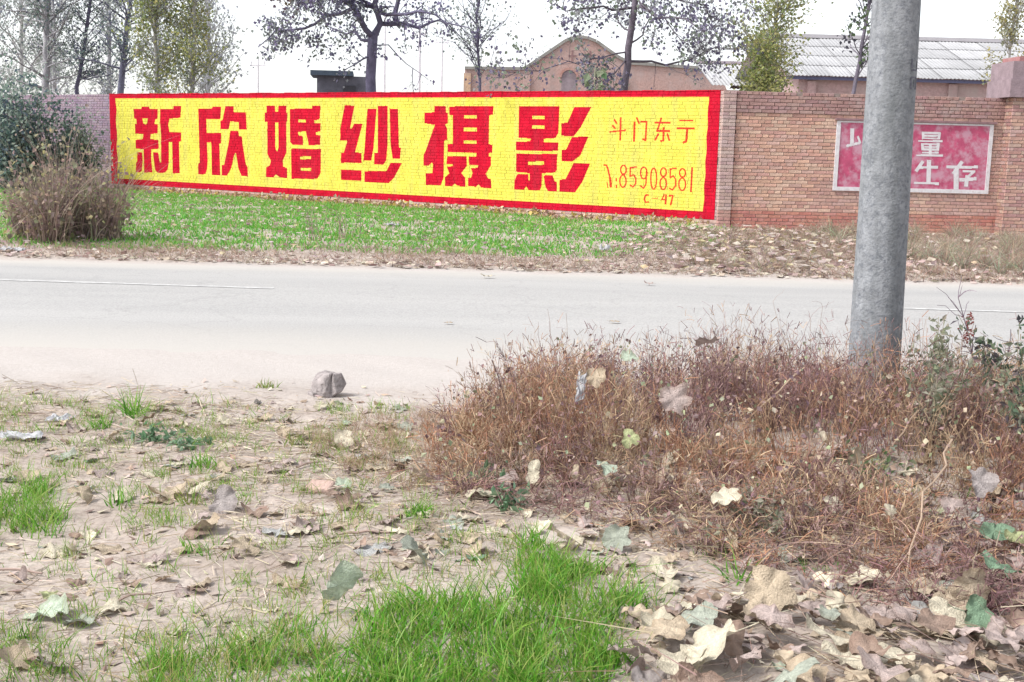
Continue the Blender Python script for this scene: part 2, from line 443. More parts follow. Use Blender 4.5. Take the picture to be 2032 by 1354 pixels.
BIG=[[[[[-18.113,2.313],[-17.785,2.314],[-17.757,2.371],[-17.451,2.371],[-17.415,2.315],[-17.075,2.316],[-17.096,2.05],[-17.184,2.041],[-17.227,1.912],[-17.089,1.889],[-17.105,1.646],[-17.401,1.634],[-17.419,1.487],[-17.078,1.469],[-17.073,1.234],[-17.391,1.207],[-17.401,0.916],[-17.362,0.573],[-17.721,0.561],[-17.724,1.203],[-18.06,1.213],[-18.063,1.46],[-17.752,1.482],[-17.721,1.621],[-18.07,1.632],[-18.073,1.887],[-17.994,1.904],[-18.015,2.035],[-18.105,2.051]],[[-18.004,1.115],[-17.796,1.12],[-17.774,0.89],[-17.824,0.591],[-17.942,0.554],[-18.085,0.558],[-18.061,0.832],[-18.013,0.867]],[[-16.975,2.308],[-16.43,2.318],[-16.42,2.397],[-16.103,2.398],[-16.144,2.081],[-16.598,2.054],[-16.652,1.901],[-16.609,1.686],[-16.123,1.688],[-16.137,1.453],[-16.223,1.436],[-16.218,0.586],[-16.507,0.577],[-16.506,1.423],[-16.642,1.428],[-16.659,0.871],[-16.715,0.675],[-16.843,0.582],[-17.146,0.572],[-17.245,0.642],[-17.288,0.854],[-17.324,1.139],[-17.102,1.127],[-17.035,0.853],[-16.985,0.854],[-16.964,1.64],[-16.999,1.962]]],[[[-17.744,2.053],[-17.513,2.055],[-17.543,1.925],[-17.609,1.884],[-17.71,1.923]]]],[[[[-15.421,2.321],[-14.917,2.322],[-14.834,2.384],[-14.523,2.385],[-14.557,2.062],[-15.11,2.054],[-15.099,1.691],[-14.536,1.699],[-14.542,1.436],[-14.611,1.411],[-14.593,0.585],[-14.92,0.59],[-14.925,1.405],[-14.948,1.451],[-15.096,1.441],[-15.076,0.962],[-15.112,0.725],[-15.179,0.597],[-15.464,0.587],[-15.465,0.857],[-15.397,0.906]],[[-14.363,2.388],[-14.045,2.389],[-14.043,2.237],[-13.589,2.236],[-13.562,1.804],[-13.853,1.796],[-13.861,1.991],[-14.176,1.996],[-14.248,1.795],[-14.558,1.791],[-14.558,2.008],[-14.472,2.039]],[[-14.181,1.758],[-13.876,1.754],[-13.855,1.632],[-13.743,1.611],[-13.724,1.443],[-13.609,0.91],[-13.543,0.835],[-13.535,0.593],[-13.782,0.605],[-13.891,0.794],[-13.976,1.177],[-14.009,1.184],[-14.056,1.098],[-14.164,0.786],[-14.328,0.594],[-14.535,0.587],[-14.53,0.853],[-14.438,0.871],[-14.267,1.402]]],[]],[[[[-12.827,2.407],[-12.524,2.407],[-12.514,2.258],[-12.412,2.258],[-12.399,2.411],[-12.118,2.411],[-12.12,2.236],[-12.086,2.233],[-12.088,2.017],[-12.121,2.008],[-12.12,1.244],[-12.252,1.042],[-12.242,0.892],[-12.096,0.848],[-12.097,0.597],[-12.369,0.616],[-12.505,0.684],[-12.598,0.6],[-12.863,0.599],[-12.86,0.849],[-12.721,0.909],[-12.685,1.023],[-12.81,1.196],[-12.802,1.994],[-12.901,2.001],[-12.891,2.229],[-12.829,2.236]],[[-11.996,2.33],[-11.228,2.348],[-11.218,2.409],[-10.938,2.413],[-10.96,2.119],[-11.003,2.065],[-11.153,2.056],[-11.143,1.986],[-10.932,1.981],[-10.939,1.781],[-11.1,1.771],[-11.089,1.702],[-10.945,1.688],[-10.95,1.457],[-11.339,1.441],[-11.426,1.728],[-11.437,1.782],[-11.707,1.77],[-11.701,1.685],[-11.547,1.664],[-11.536,1.445],[-11.913,1.446],[-11.99,1.515]],[[-11.958,1.342],[-10.924,1.357],[-10.933,0.775],[-11.048,0.623],[-11.951,0.591]]],[[[-12.516,1.989],[-12.403,1.99],[-12.408,1.364],[-12.443,1.268],[-12.489,1.283],[-12.522,1.394]],[[-11.699,2.067],[-11.447,2.069],[-11.436,2.007],[-11.699,1.997]],[[-11.637,1.161],[-11.264,1.17],[-11.264,1.1],[-11.637,1.09]],[[-11.616,0.871],[-11.265,0.882],[-11.265,0.811],[-11.616,0.8]]]],[[[[-10.133,2.42],[-9.816,2.414],[-9.955,1.875],[-9.901,1.868],[-9.825,1.988],[-9.55,1.991],[-9.789,1.31],[-9.582,1.291],[-9.574,1.051],[-10.254,1.04],[-10.25,1.275],[-10.162,1.285],[-10.041,1.57],[-10.278,1.585],[-10.278,1.855]],[[-10.249,0.878],[-9.58,0.875],[-9.578,0.626],[-10.248,0.626]],[[-9.482,0.862],[-8.78,0.892],[-8.657,1.085],[-8.304,1.095],[-8.548,0.735],[-8.714,0.602],[-9.48,0.606]],[[-9.397,2.347],[-9.11,2.34],[-9.197,1.427],[-9.269,1.116],[-9.516,1.109],[-9.476,1.484],[-9.436,1.96]],[[-9.069,2.406],[-8.765,2.406],[-8.755,1.499],[-8.793,1.136],[-8.876,1.039],[-9.173,1.039],[-9.175,1.3],[-9.063,1.311]],[[-8.702,2.349],[-8.444,2.342],[-8.402,1.451],[-8.34,1.437],[-8.367,1.187],[-8.595,1.181],[-8.661,1.5]]],[]],[[[[-7.353,2.415],[-7.023,2.412],[-7.01,2.262],[-6.958,2.254],[-6.954,2.016],[-7.035,2.0],[-6.972,1.905],[-6.966,1.651],[-7.052,1.633],[-7.052,0.783],[-7.132,0.618],[-7.576,0.605],[-7.587,0.87],[-7.387,0.885],[-7.37,1.079],[-7.402,1.127],[-7.495,1.051],[-7.653,1.047],[-7.658,1.299],[-7.606,1.365],[-7.334,1.981],[-7.638,2.018],[-7.646,2.259],[-7.354,2.268]],[[-6.921,2.4],[-5.68,2.414],[-5.688,2.222],[-5.791,2.206],[-5.787,1.578],[-5.686,1.564],[-5.685,1.393],[-5.778,1.378],[-5.776,1.305],[-5.717,1.299],[-5.712,1.112],[-5.854,0.919],[-5.793,0.827],[-5.704,0.799],[-5.689,0.603],[-5.974,0.608],[-6.046,0.676],[-6.124,0.618],[-6.344,0.625],[-6.349,0.808],[-6.269,0.818],[-6.221,0.923],[-6.274,1.032],[-6.085,1.046],[-6.066,1.101],[-6.326,1.102],[-6.34,1.291],[-6.131,1.296],[-6.123,1.375],[-6.95,1.372],[-6.954,1.555],[-6.801,1.566],[-6.815,2.2],[-6.917,2.215]],[[-6.959,1.284],[-6.4,1.294],[-6.385,1.076],[-6.543,0.912],[-6.429,0.813],[-6.415,0.614],[-6.648,0.621],[-6.72,0.666],[-6.801,0.607],[-7.011,0.599],[-7.015,0.8],[-6.889,0.893],[-6.964,1.043],[-6.79,1.064],[-6.791,1.096],[-6.976,1.107]]],[[[-6.492,2.209],[-6.134,2.211],[-6.132,2.134],[-6.49,2.131]],[[-6.495,1.927],[-6.127,1.931],[-6.125,1.853],[-6.494,1.848]],[[-6.489,1.643],[-6.13,1.649],[-6.128,1.579],[-6.487,1.572]]]],[[[[-4.994,2.404],[-3.94,2.409],[-3.948,1.846],[-4.011,1.75],[-4.086,1.725],[-4.317,1.721],[-4.314,1.65],[-3.94,1.641],[-3.943,1.465],[-5.044,1.459],[-5.05,1.645],[-4.684,1.656],[-4.647,1.716],[-4.983,1.734]],[[-5.032,1.395],[-3.96,1.397],[-3.958,1.072],[-4.003,1.007],[-4.339,0.98],[-4.34,0.708],[-4.385,0.61],[-4.679,0.598],[-4.741,0.684],[-4.808,0.6],[-5.068,0.598],[-5.063,0.794],[-4.998,0.934],[-4.7,0.944],[-4.686,0.816],[-4.661,0.817],[-4.662,0.97],[-5.029,0.99]],[[-4.299,0.934],[-4.058,0.939],[-4.006,0.824],[-3.948,0.803],[-3.94,0.599],[-4.161,0.595],[-4.242,0.696]],[[-3.565,2.397],[-3.141,2.398],[-3.399,1.962],[-3.56,1.781],[-3.87,1.792],[-3.88,2.05],[-3.721,2.075]],[[-3.597,1.773],[-3.193,1.779],[-3.377,1.387],[-3.577,1.249],[-3.844,1.25],[-3.85,1.494],[-3.737,1.504]],[[-3.542,1.219],[-3.121,1.231],[-3.308,0.826],[-3.477,0.607],[-3.874,0.607],[-3.883,0.861],[-3.732,0.874]]],[[[-4.634,2.201],[-4.314,2.204],[-4.312,2.133],[-4.631,2.13]],[[-4.633,1.998],[-4.311,2.002],[-4.309,1.935],[-4.631,1.931]],[[-4.709,1.226],[-4.3,1.237],[-4.297,1.165],[-4.707,1.146]]]]]
SMALL=[[[[-2.6,2.134],[-2.532,2.043],[-2.495,2.063],[-2.563,2.154]],[[-2.637,2.014],[-2.557,1.941],[-2.525,1.966],[-2.605,2.04]],[[-2.682,1.87],[-2.282,1.914],[-2.288,1.945],[-2.688,1.902]],[[-2.446,2.19],[-2.443,1.721],[-2.399,1.721],[-2.403,2.19]]],[[[-2.075,2.184],[-2.0,2.05],[-1.962,2.066],[-2.036,2.199]],[[-2.12,2.095],[-2.116,1.704],[-2.066,1.703],[-2.07,2.094]],[[-1.96,2.09],[-1.803,2.086],[-1.803,2.123],[-1.96,2.127]],[[-1.837,2.117],[-1.844,1.718],[-1.801,1.717],[-1.794,2.115]],[[-1.802,1.74],[-1.892,1.777],[-1.91,1.744],[-1.819,1.707]]],[[[-1.632,2.066],[-1.267,2.069],[-1.269,2.109],[-1.634,2.105]],[[-1.503,2.193],[-1.556,1.996],[-1.518,1.988],[-1.465,2.184]],[[-1.548,2.018],[-1.593,1.921],[-1.557,1.908],[-1.512,2.004]],[[-1.582,1.907],[-1.269,1.911],[-1.271,1.945],[-1.583,1.941]],[[-1.444,2.008],[-1.438,1.724],[-1.393,1.724],[-1.399,2.008]],[[-1.41,1.758],[-1.492,1.736],[-1.477,1.698],[-1.396,1.72]],[[-1.549,1.879],[-1.627,1.738],[-1.589,1.721],[-1.511,1.862]],[[-1.35,1.869],[-1.296,1.722],[-1.256,1.733],[-1.31,1.879]]],[[[-1.073,2.123],[-0.76,2.119],[-0.761,2.152],[-1.074,2.157]],[[-1.124,1.964],[-0.724,1.961],[-0.726,2.005],[-1.125,2.008]],[[-0.912,1.989],[-0.924,1.719],[-0.874,1.716],[-0.862,1.986]],[[-0.898,1.757],[-0.986,1.715],[-0.961,1.676],[-0.873,1.717]]],[[[-2.802,1.187],[-2.712,1.176],[-2.706,1.21],[-2.796,1.222]],[[-2.744,1.198],[-2.702,1.099],[-2.663,1.111],[-2.706,1.21]],[[-2.71,1.12],[-2.64,0.912],[-2.6,0.921],[-2.67,1.13]],[[-2.655,0.938],[-2.626,0.741],[-2.568,0.747],[-2.597,0.945]],[[-2.711,0.854],[-2.68,0.726],[-2.657,0.73],[-2.687,0.859]]],[[[-2.496,0.939],[-2.491,0.871],[-2.457,0.873],[-2.462,0.941]],[[-2.487,0.801],[-2.479,0.731],[-2.442,0.734],[-2.45,0.804]]],[[[-2.264,1.132],[-2.271,1.073],[-2.235,1.07],[-2.229,1.129]],[[-2.264,1.095],[-2.29,1.045],[-2.257,1.032],[-2.232,1.082]],[[-2.272,1.064],[-2.315,1.034],[-2.292,1.01],[-2.25,1.041]],[[-2.285,1.043],[-2.337,1.042],[-2.335,1.011],[-2.284,1.013]],[[-2.306,1.034],[-2.351,1.062],[-2.372,1.037],[-2.327,1.009]],[[-2.332,1.043],[-2.363,1.092],[-2.394,1.077],[-2.364,1.029]],[[-2.354,1.07],[-2.366,1.129],[-2.401,1.124],[-2.389,1.065]],[[-2.365,1.106],[-2.358,1.166],[-2.394,1.169],[-2.401,1.11]],[[-2.365,1.144],[-2.339,1.194],[-2.372,1.206],[-2.398,1.156]],[[-2.356,1.174],[-2.314,1.205],[-2.337,1.228],[-2.379,1.197]],[[-2.343,1.195],[-2.292,1.197],[-2.294,1.227],[-2.345,1.226]],[[-2.323,1.205],[-2.278,1.177],[-2.257,1.201],[-2.302,1.229]],[[-2.296,1.195],[-2.266,1.147],[-2.235,1.161],[-2.265,1.209]],[[-2.275,1.168],[-2.263,1.11],[-2.228,1.115],[-2.24,1.174]],[[-2.257,0.9],[-2.263,0.827],[-2.228,0.825],[-2.221,0.897]],[[-2.258,0.849],[-2.284,0.788],[-2.251,0.778],[-2.225,0.839]],[[-2.269,0.809],[-2.313,0.771],[-2.289,0.749],[-2.244,0.787]],[[-2.283,0.782],[-2.338,0.78],[-2.337,0.75],[-2.282,0.752]],[[-2.308,0.771],[-2.355,0.806],[-2.378,0.782],[-2.33,0.748]],[[-2.338,0.786],[-2.37,0.845],[-2.402,0.832],[-2.37,0.773]],[[-2.363,0.824],[-2.376,0.895],[-2.411,0.89],[-2.398,0.819]],[[-2.375,0.873],[-2.368,0.946],[-2.403,0.948],[-2.41,0.876]],[[-2.374,0.924],[-2.347,0.985],[-2.38,0.995],[-2.407,0.934]],[[-2.363,0.964],[-2.318,1.002],[-2.343,1.024],[-2.387,0.986]],[[-2.348,0.991],[-2.293,0.993],[-2.294,1.023],[-2.349,1.021]],[[-2.324,1.002],[-2.276,0.967],[-2.253,0.991],[-2.301,1.025]],[[-2.293,0.987],[-2.261,0.928],[-2.229,0.941],[-2.261,0.999]],[[-2.269,0.949],[-2.256,0.878],[-2.221,0.883],[-2.234,0.954]]],[[[-1.994,1.198],[-2.164,1.186],[-2.161,1.156],[-1.991,1.168]],[[-2.17,1.181],[-2.17,0.978],[-2.134,0.978],[-2.135,1.181]],[[-2.153,0.969],[-2.053,1.017],[-2.07,1.043],[-2.17,0.996]],[[-2.091,1.024],[-2.021,0.946],[-1.994,0.965],[-2.063,1.042]],[[-2.032,0.971],[-2.026,0.837],[-1.991,0.839],[-1.997,0.972]],[[-2.016,0.864],[-2.095,0.774],[-2.068,0.756],[-1.988,0.845]],[[-2.057,0.779],[-2.143,0.831],[-2.163,0.806],[-2.076,0.754]]],[[[-1.774,1.082],[-1.781,1.011],[-1.746,1.009],[-1.74,1.08]],[[-1.775,1.033],[-1.801,0.973],[-1.768,0.962],[-1.743,1.022]],[[-1.786,0.993],[-1.829,0.956],[-1.805,0.934],[-1.761,0.971]],[[-1.8,0.967],[-1.854,0.965],[-1.852,0.935],[-1.798,0.937]],[[-1.823,0.956],[-1.87,0.99],[-1.893,0.967],[-1.846,0.933]],[[-1.853,0.971],[-1.885,1.029],[-1.916,1.016],[-1.885,0.958]],[[-1.877,1.008],[-1.891,1.079],[-1.925,1.074],[-1.912,1.003]],[[-1.889,1.057],[-1.883,1.128],[-1.918,1.131],[-1.924,1.059]],[[-1.889,1.107],[-1.863,1.167],[-1.895,1.177],[-1.921,1.117]],[[-1.878,1.147],[-1.834,1.184],[-1.859,1.205],[-1.902,1.168]],[[-1.864,1.173],[-1.81,1.174],[-1.811,1.204],[-1.865,1.203]],[[-1.84,1.183],[-1.793,1.149],[-1.771,1.172],[-1.818,1.206]],[[-1.81,1.168],[-1.779,1.11],[-1.748,1.123],[-1.779,1.181]],[[-1.786,1.131],[-1.773,1.061],[-1.739,1.066],[-1.752,1.136]],[[-1.784,1.11],[-1.789,0.833],[-1.754,0.832],[-1.75,1.109]],[[-1.781,0.857],[-1.845,0.76],[-1.815,0.745],[-1.751,0.842]],[[-1.807,0.767],[-1.9,0.825],[-1.921,0.801],[-1.827,0.743]]],[[[-1.545,0.975],[-1.548,0.863],[-1.514,0.863],[-1.511,0.974]],[[-1.545,0.884],[-1.564,0.791],[-1.531,0.785],[-1.512,0.878]],[[-1.556,0.812],[-1.591,0.753],[-1.561,0.739],[-1.526,0.798]],[[-1.562,0.77],[-1.613,0.768],[-1.611,0.738],[-1.56,0.74]],[[-1.582,0.754],[-1.622,0.809],[-1.651,0.793],[-1.611,0.737]],[[-1.612,0.789],[-1.64,0.88],[-1.673,0.872],[-1.645,0.781]],[[-1.636,0.86],[-1.649,0.971],[-1.683,0.968],[-1.67,0.857]],[[-1.648,0.951],[-1.646,1.062],[-1.68,1.063],[-1.683,0.952]],[[-1.648,1.042],[-1.629,1.135],[-1.663,1.141],[-1.682,1.048]],[[-1.637,1.114],[-1.602,1.172],[-1.633,1.186],[-1.668,1.128]],[[-1.632,1.156],[-1.581,1.158],[-1.582,1.187],[-1.633,1.186]],[[-1.612,1.172],[-1.571,1.116],[-1.542,1.132],[-1.583,1.188]],[[-1.581,1.137],[-1.553,1.045],[-1.52,1.053],[-1.548,1.144]],[[-1.558,1.065],[-1.544,0.955],[-1.51,0.958],[-1.524,1.068]]],[[[-1.331,1.111],[-1.337,1.055],[-1.303,1.052],[-1.297,1.108]],[[-1.33,1.077],[-1.355,1.029],[-1.324,1.017],[-1.3,1.064]],[[-1.338,1.048],[-1.379,1.019],[-1.358,0.996],[-1.317,1.025]],[[-1.351,1.029],[-1.4,1.027],[-1.399,0.997],[-1.35,0.999]],[[-1.371,1.02],[-1.415,1.046],[-1.434,1.021],[-1.39,0.995]],[[-1.396,1.028],[-1.426,1.074],[-1.455,1.059],[-1.426,1.013]],[[-1.417,1.053],[-1.429,1.108],[-1.462,1.103],[-1.45,1.047]],[[-1.428,1.086],[-1.421,1.142],[-1.455,1.146],[-1.462,1.089]],[[-1.428,1.121],[-1.403,1.168],[-1.434,1.181],[-1.459,1.133]],[[-1.42,1.149],[-1.379,1.178],[-1.401,1.201],[-1.442,1.172]],[[-1.407,1.169],[-1.358,1.17],[-1.36,1.2],[-1.409,1.199]],[[-1.387,1.178],[-1.344,1.151],[-1.325,1.176],[-1.368,1.202]],[[-1.362,1.169],[-1.333,1.124],[-1.303,1.138],[-1.333,1.184]],[[-1.342,1.145],[-1.329,1.089],[-1.296,1.095],[-1.308,1.15]],[[-1.316,0.884],[-1.322,0.813],[-1.288,0.811],[-1.282,0.882]],[[-1.317,0.835],[-1.342,0.775],[-1.31,0.765],[-1.285,0.824]],[[-1.327,0.795],[-1.37,0.758],[-1.346,0.737],[-1.303,0.774]],[[-1.341,0.769],[-1.394,0.767],[-1.392,0.737],[-1.34,0.739]],[[-1.364,0.758],[-1.41,0.792],[-1.432,0.769],[-1.386,0.735]],[[-1.393,0.773],[-1.425,0.831],[-1.455,0.818],[-1.424,0.76]],[[-1.417,0.81],[-1.43,0.88],[-1.464,0.875],[-1.451,0.805]],[[-1.429,0.858],[-1.423,0.929],[-1.457,0.931],[-1.463,0.861]],[[-1.428,0.908],[-1.403,0.967],[-1.435,0.978],[-1.46,0.918]],[[-1.418,0.947],[-1.375,0.984],[-1.399,1.005],[-1.442,0.968]],[[-1.404,0.973],[-1.351,0.975],[-1.353,1.005],[-1.406,1.003]],[[-1.381,0.984],[-1.335,0.95],[-1.313,0.973],[-1.359,1.007]],[[-1.352,0.969],[-1.321,0.911],[-1.29,0.924],[-1.321,0.982]],[[-1.328,0.932],[-1.315,0.863],[-1.282,0.867],[-1.295,0.937]]],[[[-1.083,1.201],[-1.239,1.188],[-1.235,1.159],[-1.08,1.172]],[[-1.244,1.183],[-1.237,0.981],[-1.204,0.982],[-1.21,1.184]],[[-1.218,0.973],[-1.137,1.029],[-1.158,1.052],[-1.239,0.997]],[[-1.175,1.033],[-1.103,0.95],[-1.077,0.968],[-1.148,1.051]],[[-1.113,0.975],[-1.106,0.83],[-1.072,0.831],[-1.08,0.976]],[[-1.098,0.855],[-1.177,0.752],[-1.149,0.736],[-1.07,0.838]],[[-1.141,0.761],[-1.233,0.801],[-1.248,0.775],[-1.156,0.734]]],[[[-0.898,1.111],[-0.905,1.057],[-0.872,1.053],[-0.865,1.108]],[[-0.898,1.079],[-0.923,1.033],[-0.894,1.019],[-0.868,1.065]],[[-0.906,1.051],[-0.948,1.023],[-0.928,1.0],[-0.886,1.028]],[[-0.921,1.032],[-0.97,1.03],[-0.968,1.001],[-0.919,1.002]],[[-0.942,1.024],[-0.986,1.048],[-1.004,1.023],[-0.96,0.999]],[[-0.967,1.031],[-0.998,1.075],[-1.026,1.06],[-0.996,1.016]],[[-0.988,1.054],[-1.001,1.108],[-1.034,1.102],[-1.021,1.048]],[[-1.0,1.086],[-0.993,1.14],[-1.026,1.144],[-1.033,1.089]],[[-1.0,1.119],[-0.974,1.164],[-1.004,1.178],[-1.03,1.132]],[[-0.992,1.146],[-0.95,1.174],[-0.97,1.198],[-1.012,1.17]],[[-0.977,1.165],[-0.928,1.167],[-0.929,1.196],[-0.979,1.195]],[[-0.956,1.174],[-0.911,1.149],[-0.894,1.174],[-0.938,1.198]],[[-0.93,1.166],[-0.9,1.122],[-0.872,1.137],[-0.902,1.181]],[[-0.909,1.143],[-0.897,1.089],[-0.864,1.095],[-0.877,1.149]],[[-0.883,0.886],[-0.889,0.814],[-0.856,0.812],[-0.85,0.884]],[[-0.884,0.836],[-0.91,0.775],[-0.879,0.764],[-0.853,0.825]],[[-0.895,0.795],[-0.939,0.757],[-0.916,0.736],[-0.872,0.774]],[[-0.911,0.768],[-0.965,0.766],[-0.963,0.736],[-0.909,0.738]],[[-0.936,0.757],[-0.983,0.791],[-1.004,0.768],[-0.956,0.734]],[[-0.966,0.773],[-0.998,0.831],[-1.028,0.818],[-0.996,0.76]],[[-0.991,0.81],[-1.005,0.882],[-1.038,0.877],[-1.024,0.805]],[[-1.004,0.86],[-0.997,0.932],[-1.031,0.935],[-1.037,0.863]],[[-1.003,0.911],[-0.977,0.971],[-1.008,0.982],[-1.034,0.921]],[[-0.991,0.952],[-0.948,0.989],[-0.971,1.01],[-1.015,0.973]],[[-0.976,0.978],[-0.922,0.98],[-0.924,1.01],[-0.977,1.008]],[[-0.951,0.989],[-0.904,0.955],[-0.883,0.978],[-0.93,1.012]],[[-0.92,0.973],[-0.888,0.915],[-0.858,0.928],[-0.891,0.986]],[[-0.896,0.936],[-0.882,0.865],[-0.849,0.87],[-0.863,0.941]]],[[[-0.76,1.208],[-0.761,0.729],[-0.72,0.729],[-0.719,1.207]]],[[[-1.696,0.646],[-1.783,0.632],[-1.777,0.601],[-1.69,0.614]],[[-1.783,0.632],[-1.815,0.533],[-1.78,0.524],[-1.748,0.623]],[[-1.816,0.54],[-1.774,0.459],[-1.741,0.472],[-1.783,0.553]],[[-1.77,0.457],[-1.683,0.47],[-1.689,0.502],[-1.776,0.488]]],[[[-1.625,0.551],[-1.479,0.558],[-1.48,0.581],[-1.626,0.574]]],[[[-1.348,0.665],[-1.407,0.539],[-1.377,0.528],[-1.319,0.654]],[[-1.396,0.526],[-1.272,0.54],[-1.276,0.569],[-1.4,0.555]],[[-1.317,0.657],[-1.325,0.449],[-1.283,0.448],[-1.275,0.656]]],[[[-1.234,0.617],[-1.131,0.622],[-1.133,0.656],[-1.236,0.651]],[[-1.16,0.651],[-1.203,0.444],[-1.165,0.438],[-1.122,0.645]]]]
PANEL=[[[[2.408,2.058],[2.421,1.736],[2.499,1.735],[2.486,2.057]],[[2.36,1.685],[2.627,1.755],[2.612,1.803],[2.344,1.734]],[[2.545,1.899],[2.611,1.759],[2.65,1.775],[2.584,1.915]]],[[[3.843,1.983],[4.217,1.987],[4.214,2.024],[3.841,2.02]],[[3.857,1.931],[4.208,1.936],[4.205,1.97],[3.855,1.965]],[[3.856,1.88],[4.203,1.885],[4.201,1.919],[3.854,1.914]],[[3.836,2.015],[3.852,1.878],[3.903,1.881],[3.888,2.018]],[[4.168,2.023],[4.161,1.89],[4.214,1.884],[4.221,2.017]],[[3.778,1.828],[4.269,1.833],[4.266,1.867],[3.776,1.862]],[[3.843,1.767],[4.214,1.773],[4.211,1.81],[3.84,1.804]],[[3.857,1.715],[4.208,1.72],[4.206,1.754],[3.855,1.749]],[[3.866,1.66],[4.205,1.664],[4.203,1.701],[3.863,1.697]],[[3.837,1.8],[3.858,1.657],[3.913,1.661],[3.892,1.805]],[[4.16,1.809],[4.155,1.669],[4.211,1.664],[4.215,1.805]],[[3.996,1.807],[4.012,1.557],[4.072,1.557],[4.055,1.808]],[[3.875,1.604],[4.209,1.609],[4.206,1.642],[3.872,1.638]],[[3.764,1.544],[4.299,1.55],[4.297,1.59],[3.761,1.584]]],[[[3.88,1.472],[3.751,1.268],[3.809,1.232],[3.937,1.437]],[[3.859,1.302],[4.221,1.319],[4.216,1.37],[3.854,1.352]],[[3.983,1.476],[4.006,1.026],[4.093,1.025],[4.071,1.475]],[[3.759,1.002],[4.264,0.996],[4.261,1.047],[3.757,1.053]]],[[[4.389,1.321],[5.025,1.336],[5.02,1.391],[4.384,1.376]],[[4.663,1.487],[4.501,1.236],[4.564,1.195],[4.726,1.447]],[[4.534,1.314],[4.568,0.914],[4.669,0.916],[4.635,1.316]],[[4.722,1.249],[4.977,1.255],[4.973,1.299],[4.718,1.293]],[[4.944,1.306],[4.801,1.172],[4.838,1.134],[4.982,1.268]],[[4.67,1.073],[5.017,1.101],[5.007,1.169],[4.661,1.141]],[[4.782,1.199],[4.772,0.981],[4.852,0.973],[4.863,1.191]]]]

# ---------------------------------------------------------------- brick walls
PITCHZ, BH, BL, JT, REC = 0.068, 0.058, 0.24, 0.010, 0.009
def intervals(polys, z):
    """merged x-intervals where the polygons cover height z"""
    iv = []
    for p in polys:
        xs = []
        for (x0, z0), (x1, z1) in zip(p, p[1:] + p[:1]):
            if (z0 > z) != (z1 > z):
                xs.append(x0 + (z - z0) * (x1 - x0) / (z1 - z0))
        xs.sort()
        iv += list(zip(xs[::2], xs[1::2]))
    iv.sort()
    out = []
    for a, b in iv:
        if out and a <= out[-1][1]:
            out[-1][1] = max(out[-1][1], b)
        else:
            out.append([a, b])
    return out

def minus(iv, hv):
    for h0, h1 in hv:
        nx = []
        for a, b in iv:
            if h1 <= a or h0 >= b:
                nx.append([a, b])
            else:
                if h0 > a: nx.append([a, h0])
                if h1 < b: nx.append([h1, b])
        iv = nx
    return iv

def course(x0, x1, row, r):
    """x-ranges of the bricks of one course: stretchers, with a header course every fourth row"""
    out = []
    hd = row % 4 == 3
    L = 0.115 if hd else BL
    x = x0 - (0.06 if hd else (0.125 if row % 2 else 0.0)) + r.uniform(-0.02, 0.02)
    while x < x1:
        l = L + r.uniform(-0.006, 0.006)
        a, b = max(x, x0), min(x + l, x1)
        if b - a > 0.025:
            out.append((a, b))
        x += l + JT
    return out

def brick_verts(a, b, z0, z1, y, r, dep=0.03):
    j = lambda s: r.uniform(-s, s)
    t = j(0.002)
    c = 0.004
    f = [[a + c + j(.002), y + t, z0 + c + j(.002)], [b - c + j(.002), y - t, z0 + c + j(.002)], [b - c + j(.002), y - t + j(.002), z1 - c + j(.002)], [a + c + j(.002), y + t + j(.002), z1 - c + j(.002)]]
    m = [[a, y + c, z0], [b, y + c, z0], [b, y + c, z1], [a, y + c, z1]]
    k = [[a, y + dep, z0], [b, y + dep, z0], [b, y + dep, z1], [a, y + dep, z1]]
    return np.array(f + m + k)
BRF = np.array([[0, 1, 2, 3]] + [[i + o, i + o + 4, (i + 1) % 4 + o + 4, (i + 1) % 4 + o] for o in (0, 4) for i in range(4)])
BRF = np.array([[0, 1, 2, 3]] + [[o + i, o + (i + 4), o + (i + 1) % 4 + 4, o + (i + 1) % 4] for o in (0, 4) for i in range(4)])

TEN = [(0.47, 0.285, 0.23), (0.52, 0.33, 0.25), (0.45, 0.25, 0.21), (0.48, 0.32, 0.29), (0.41, 0.23, 0.215), (0.50, 0.36, 0.29)]

def lay_bricks(parent, bricks, near_fn, n_parts=300):
    """bricks: (verts in wall space, colour). The n_parts showing largest become parts, the rest one stuff part"""
    order = sorted(range(len(bricks)), key=lambda i: near_fn(bricks[i][0]))
    rest = Acc()
    for q, i in enumerate(order):
        V, c = bricks[i]
        if q < n_parts:
            ctr = V.mean(0)
            me = mesh('brick', V - ctr, BRF, M_BRICK, np.broadcast_to(np.array(c, float), (len(V), 3)))
            link('brick', me, parent=parent, loc=ctr)
        else:
            rest.add(V, BRF, c)
    if rest.n:
        link('brickwork', rest.mesh('brickwork', M_BRICK), parent=parent, kind='stuff')

# --- wall carrying the yellow advertisement
SGX0, SGX1, SGZ0, SGZ1 = -19.18, -0.20, 3 * PITCHZ, 2.71
INX0, INX1, INZ0, INZ1 = -18.89, -0.45, 0.352, 2.602
PREC = 0.0005      # joints are partly filled by the paint
K = (4.12, 24.0, 0.0)
ANG_A = math.atan2(-0.57238805, 0.81998288)
ANG_B = math.atan2(0.04906365, 0.99879565)

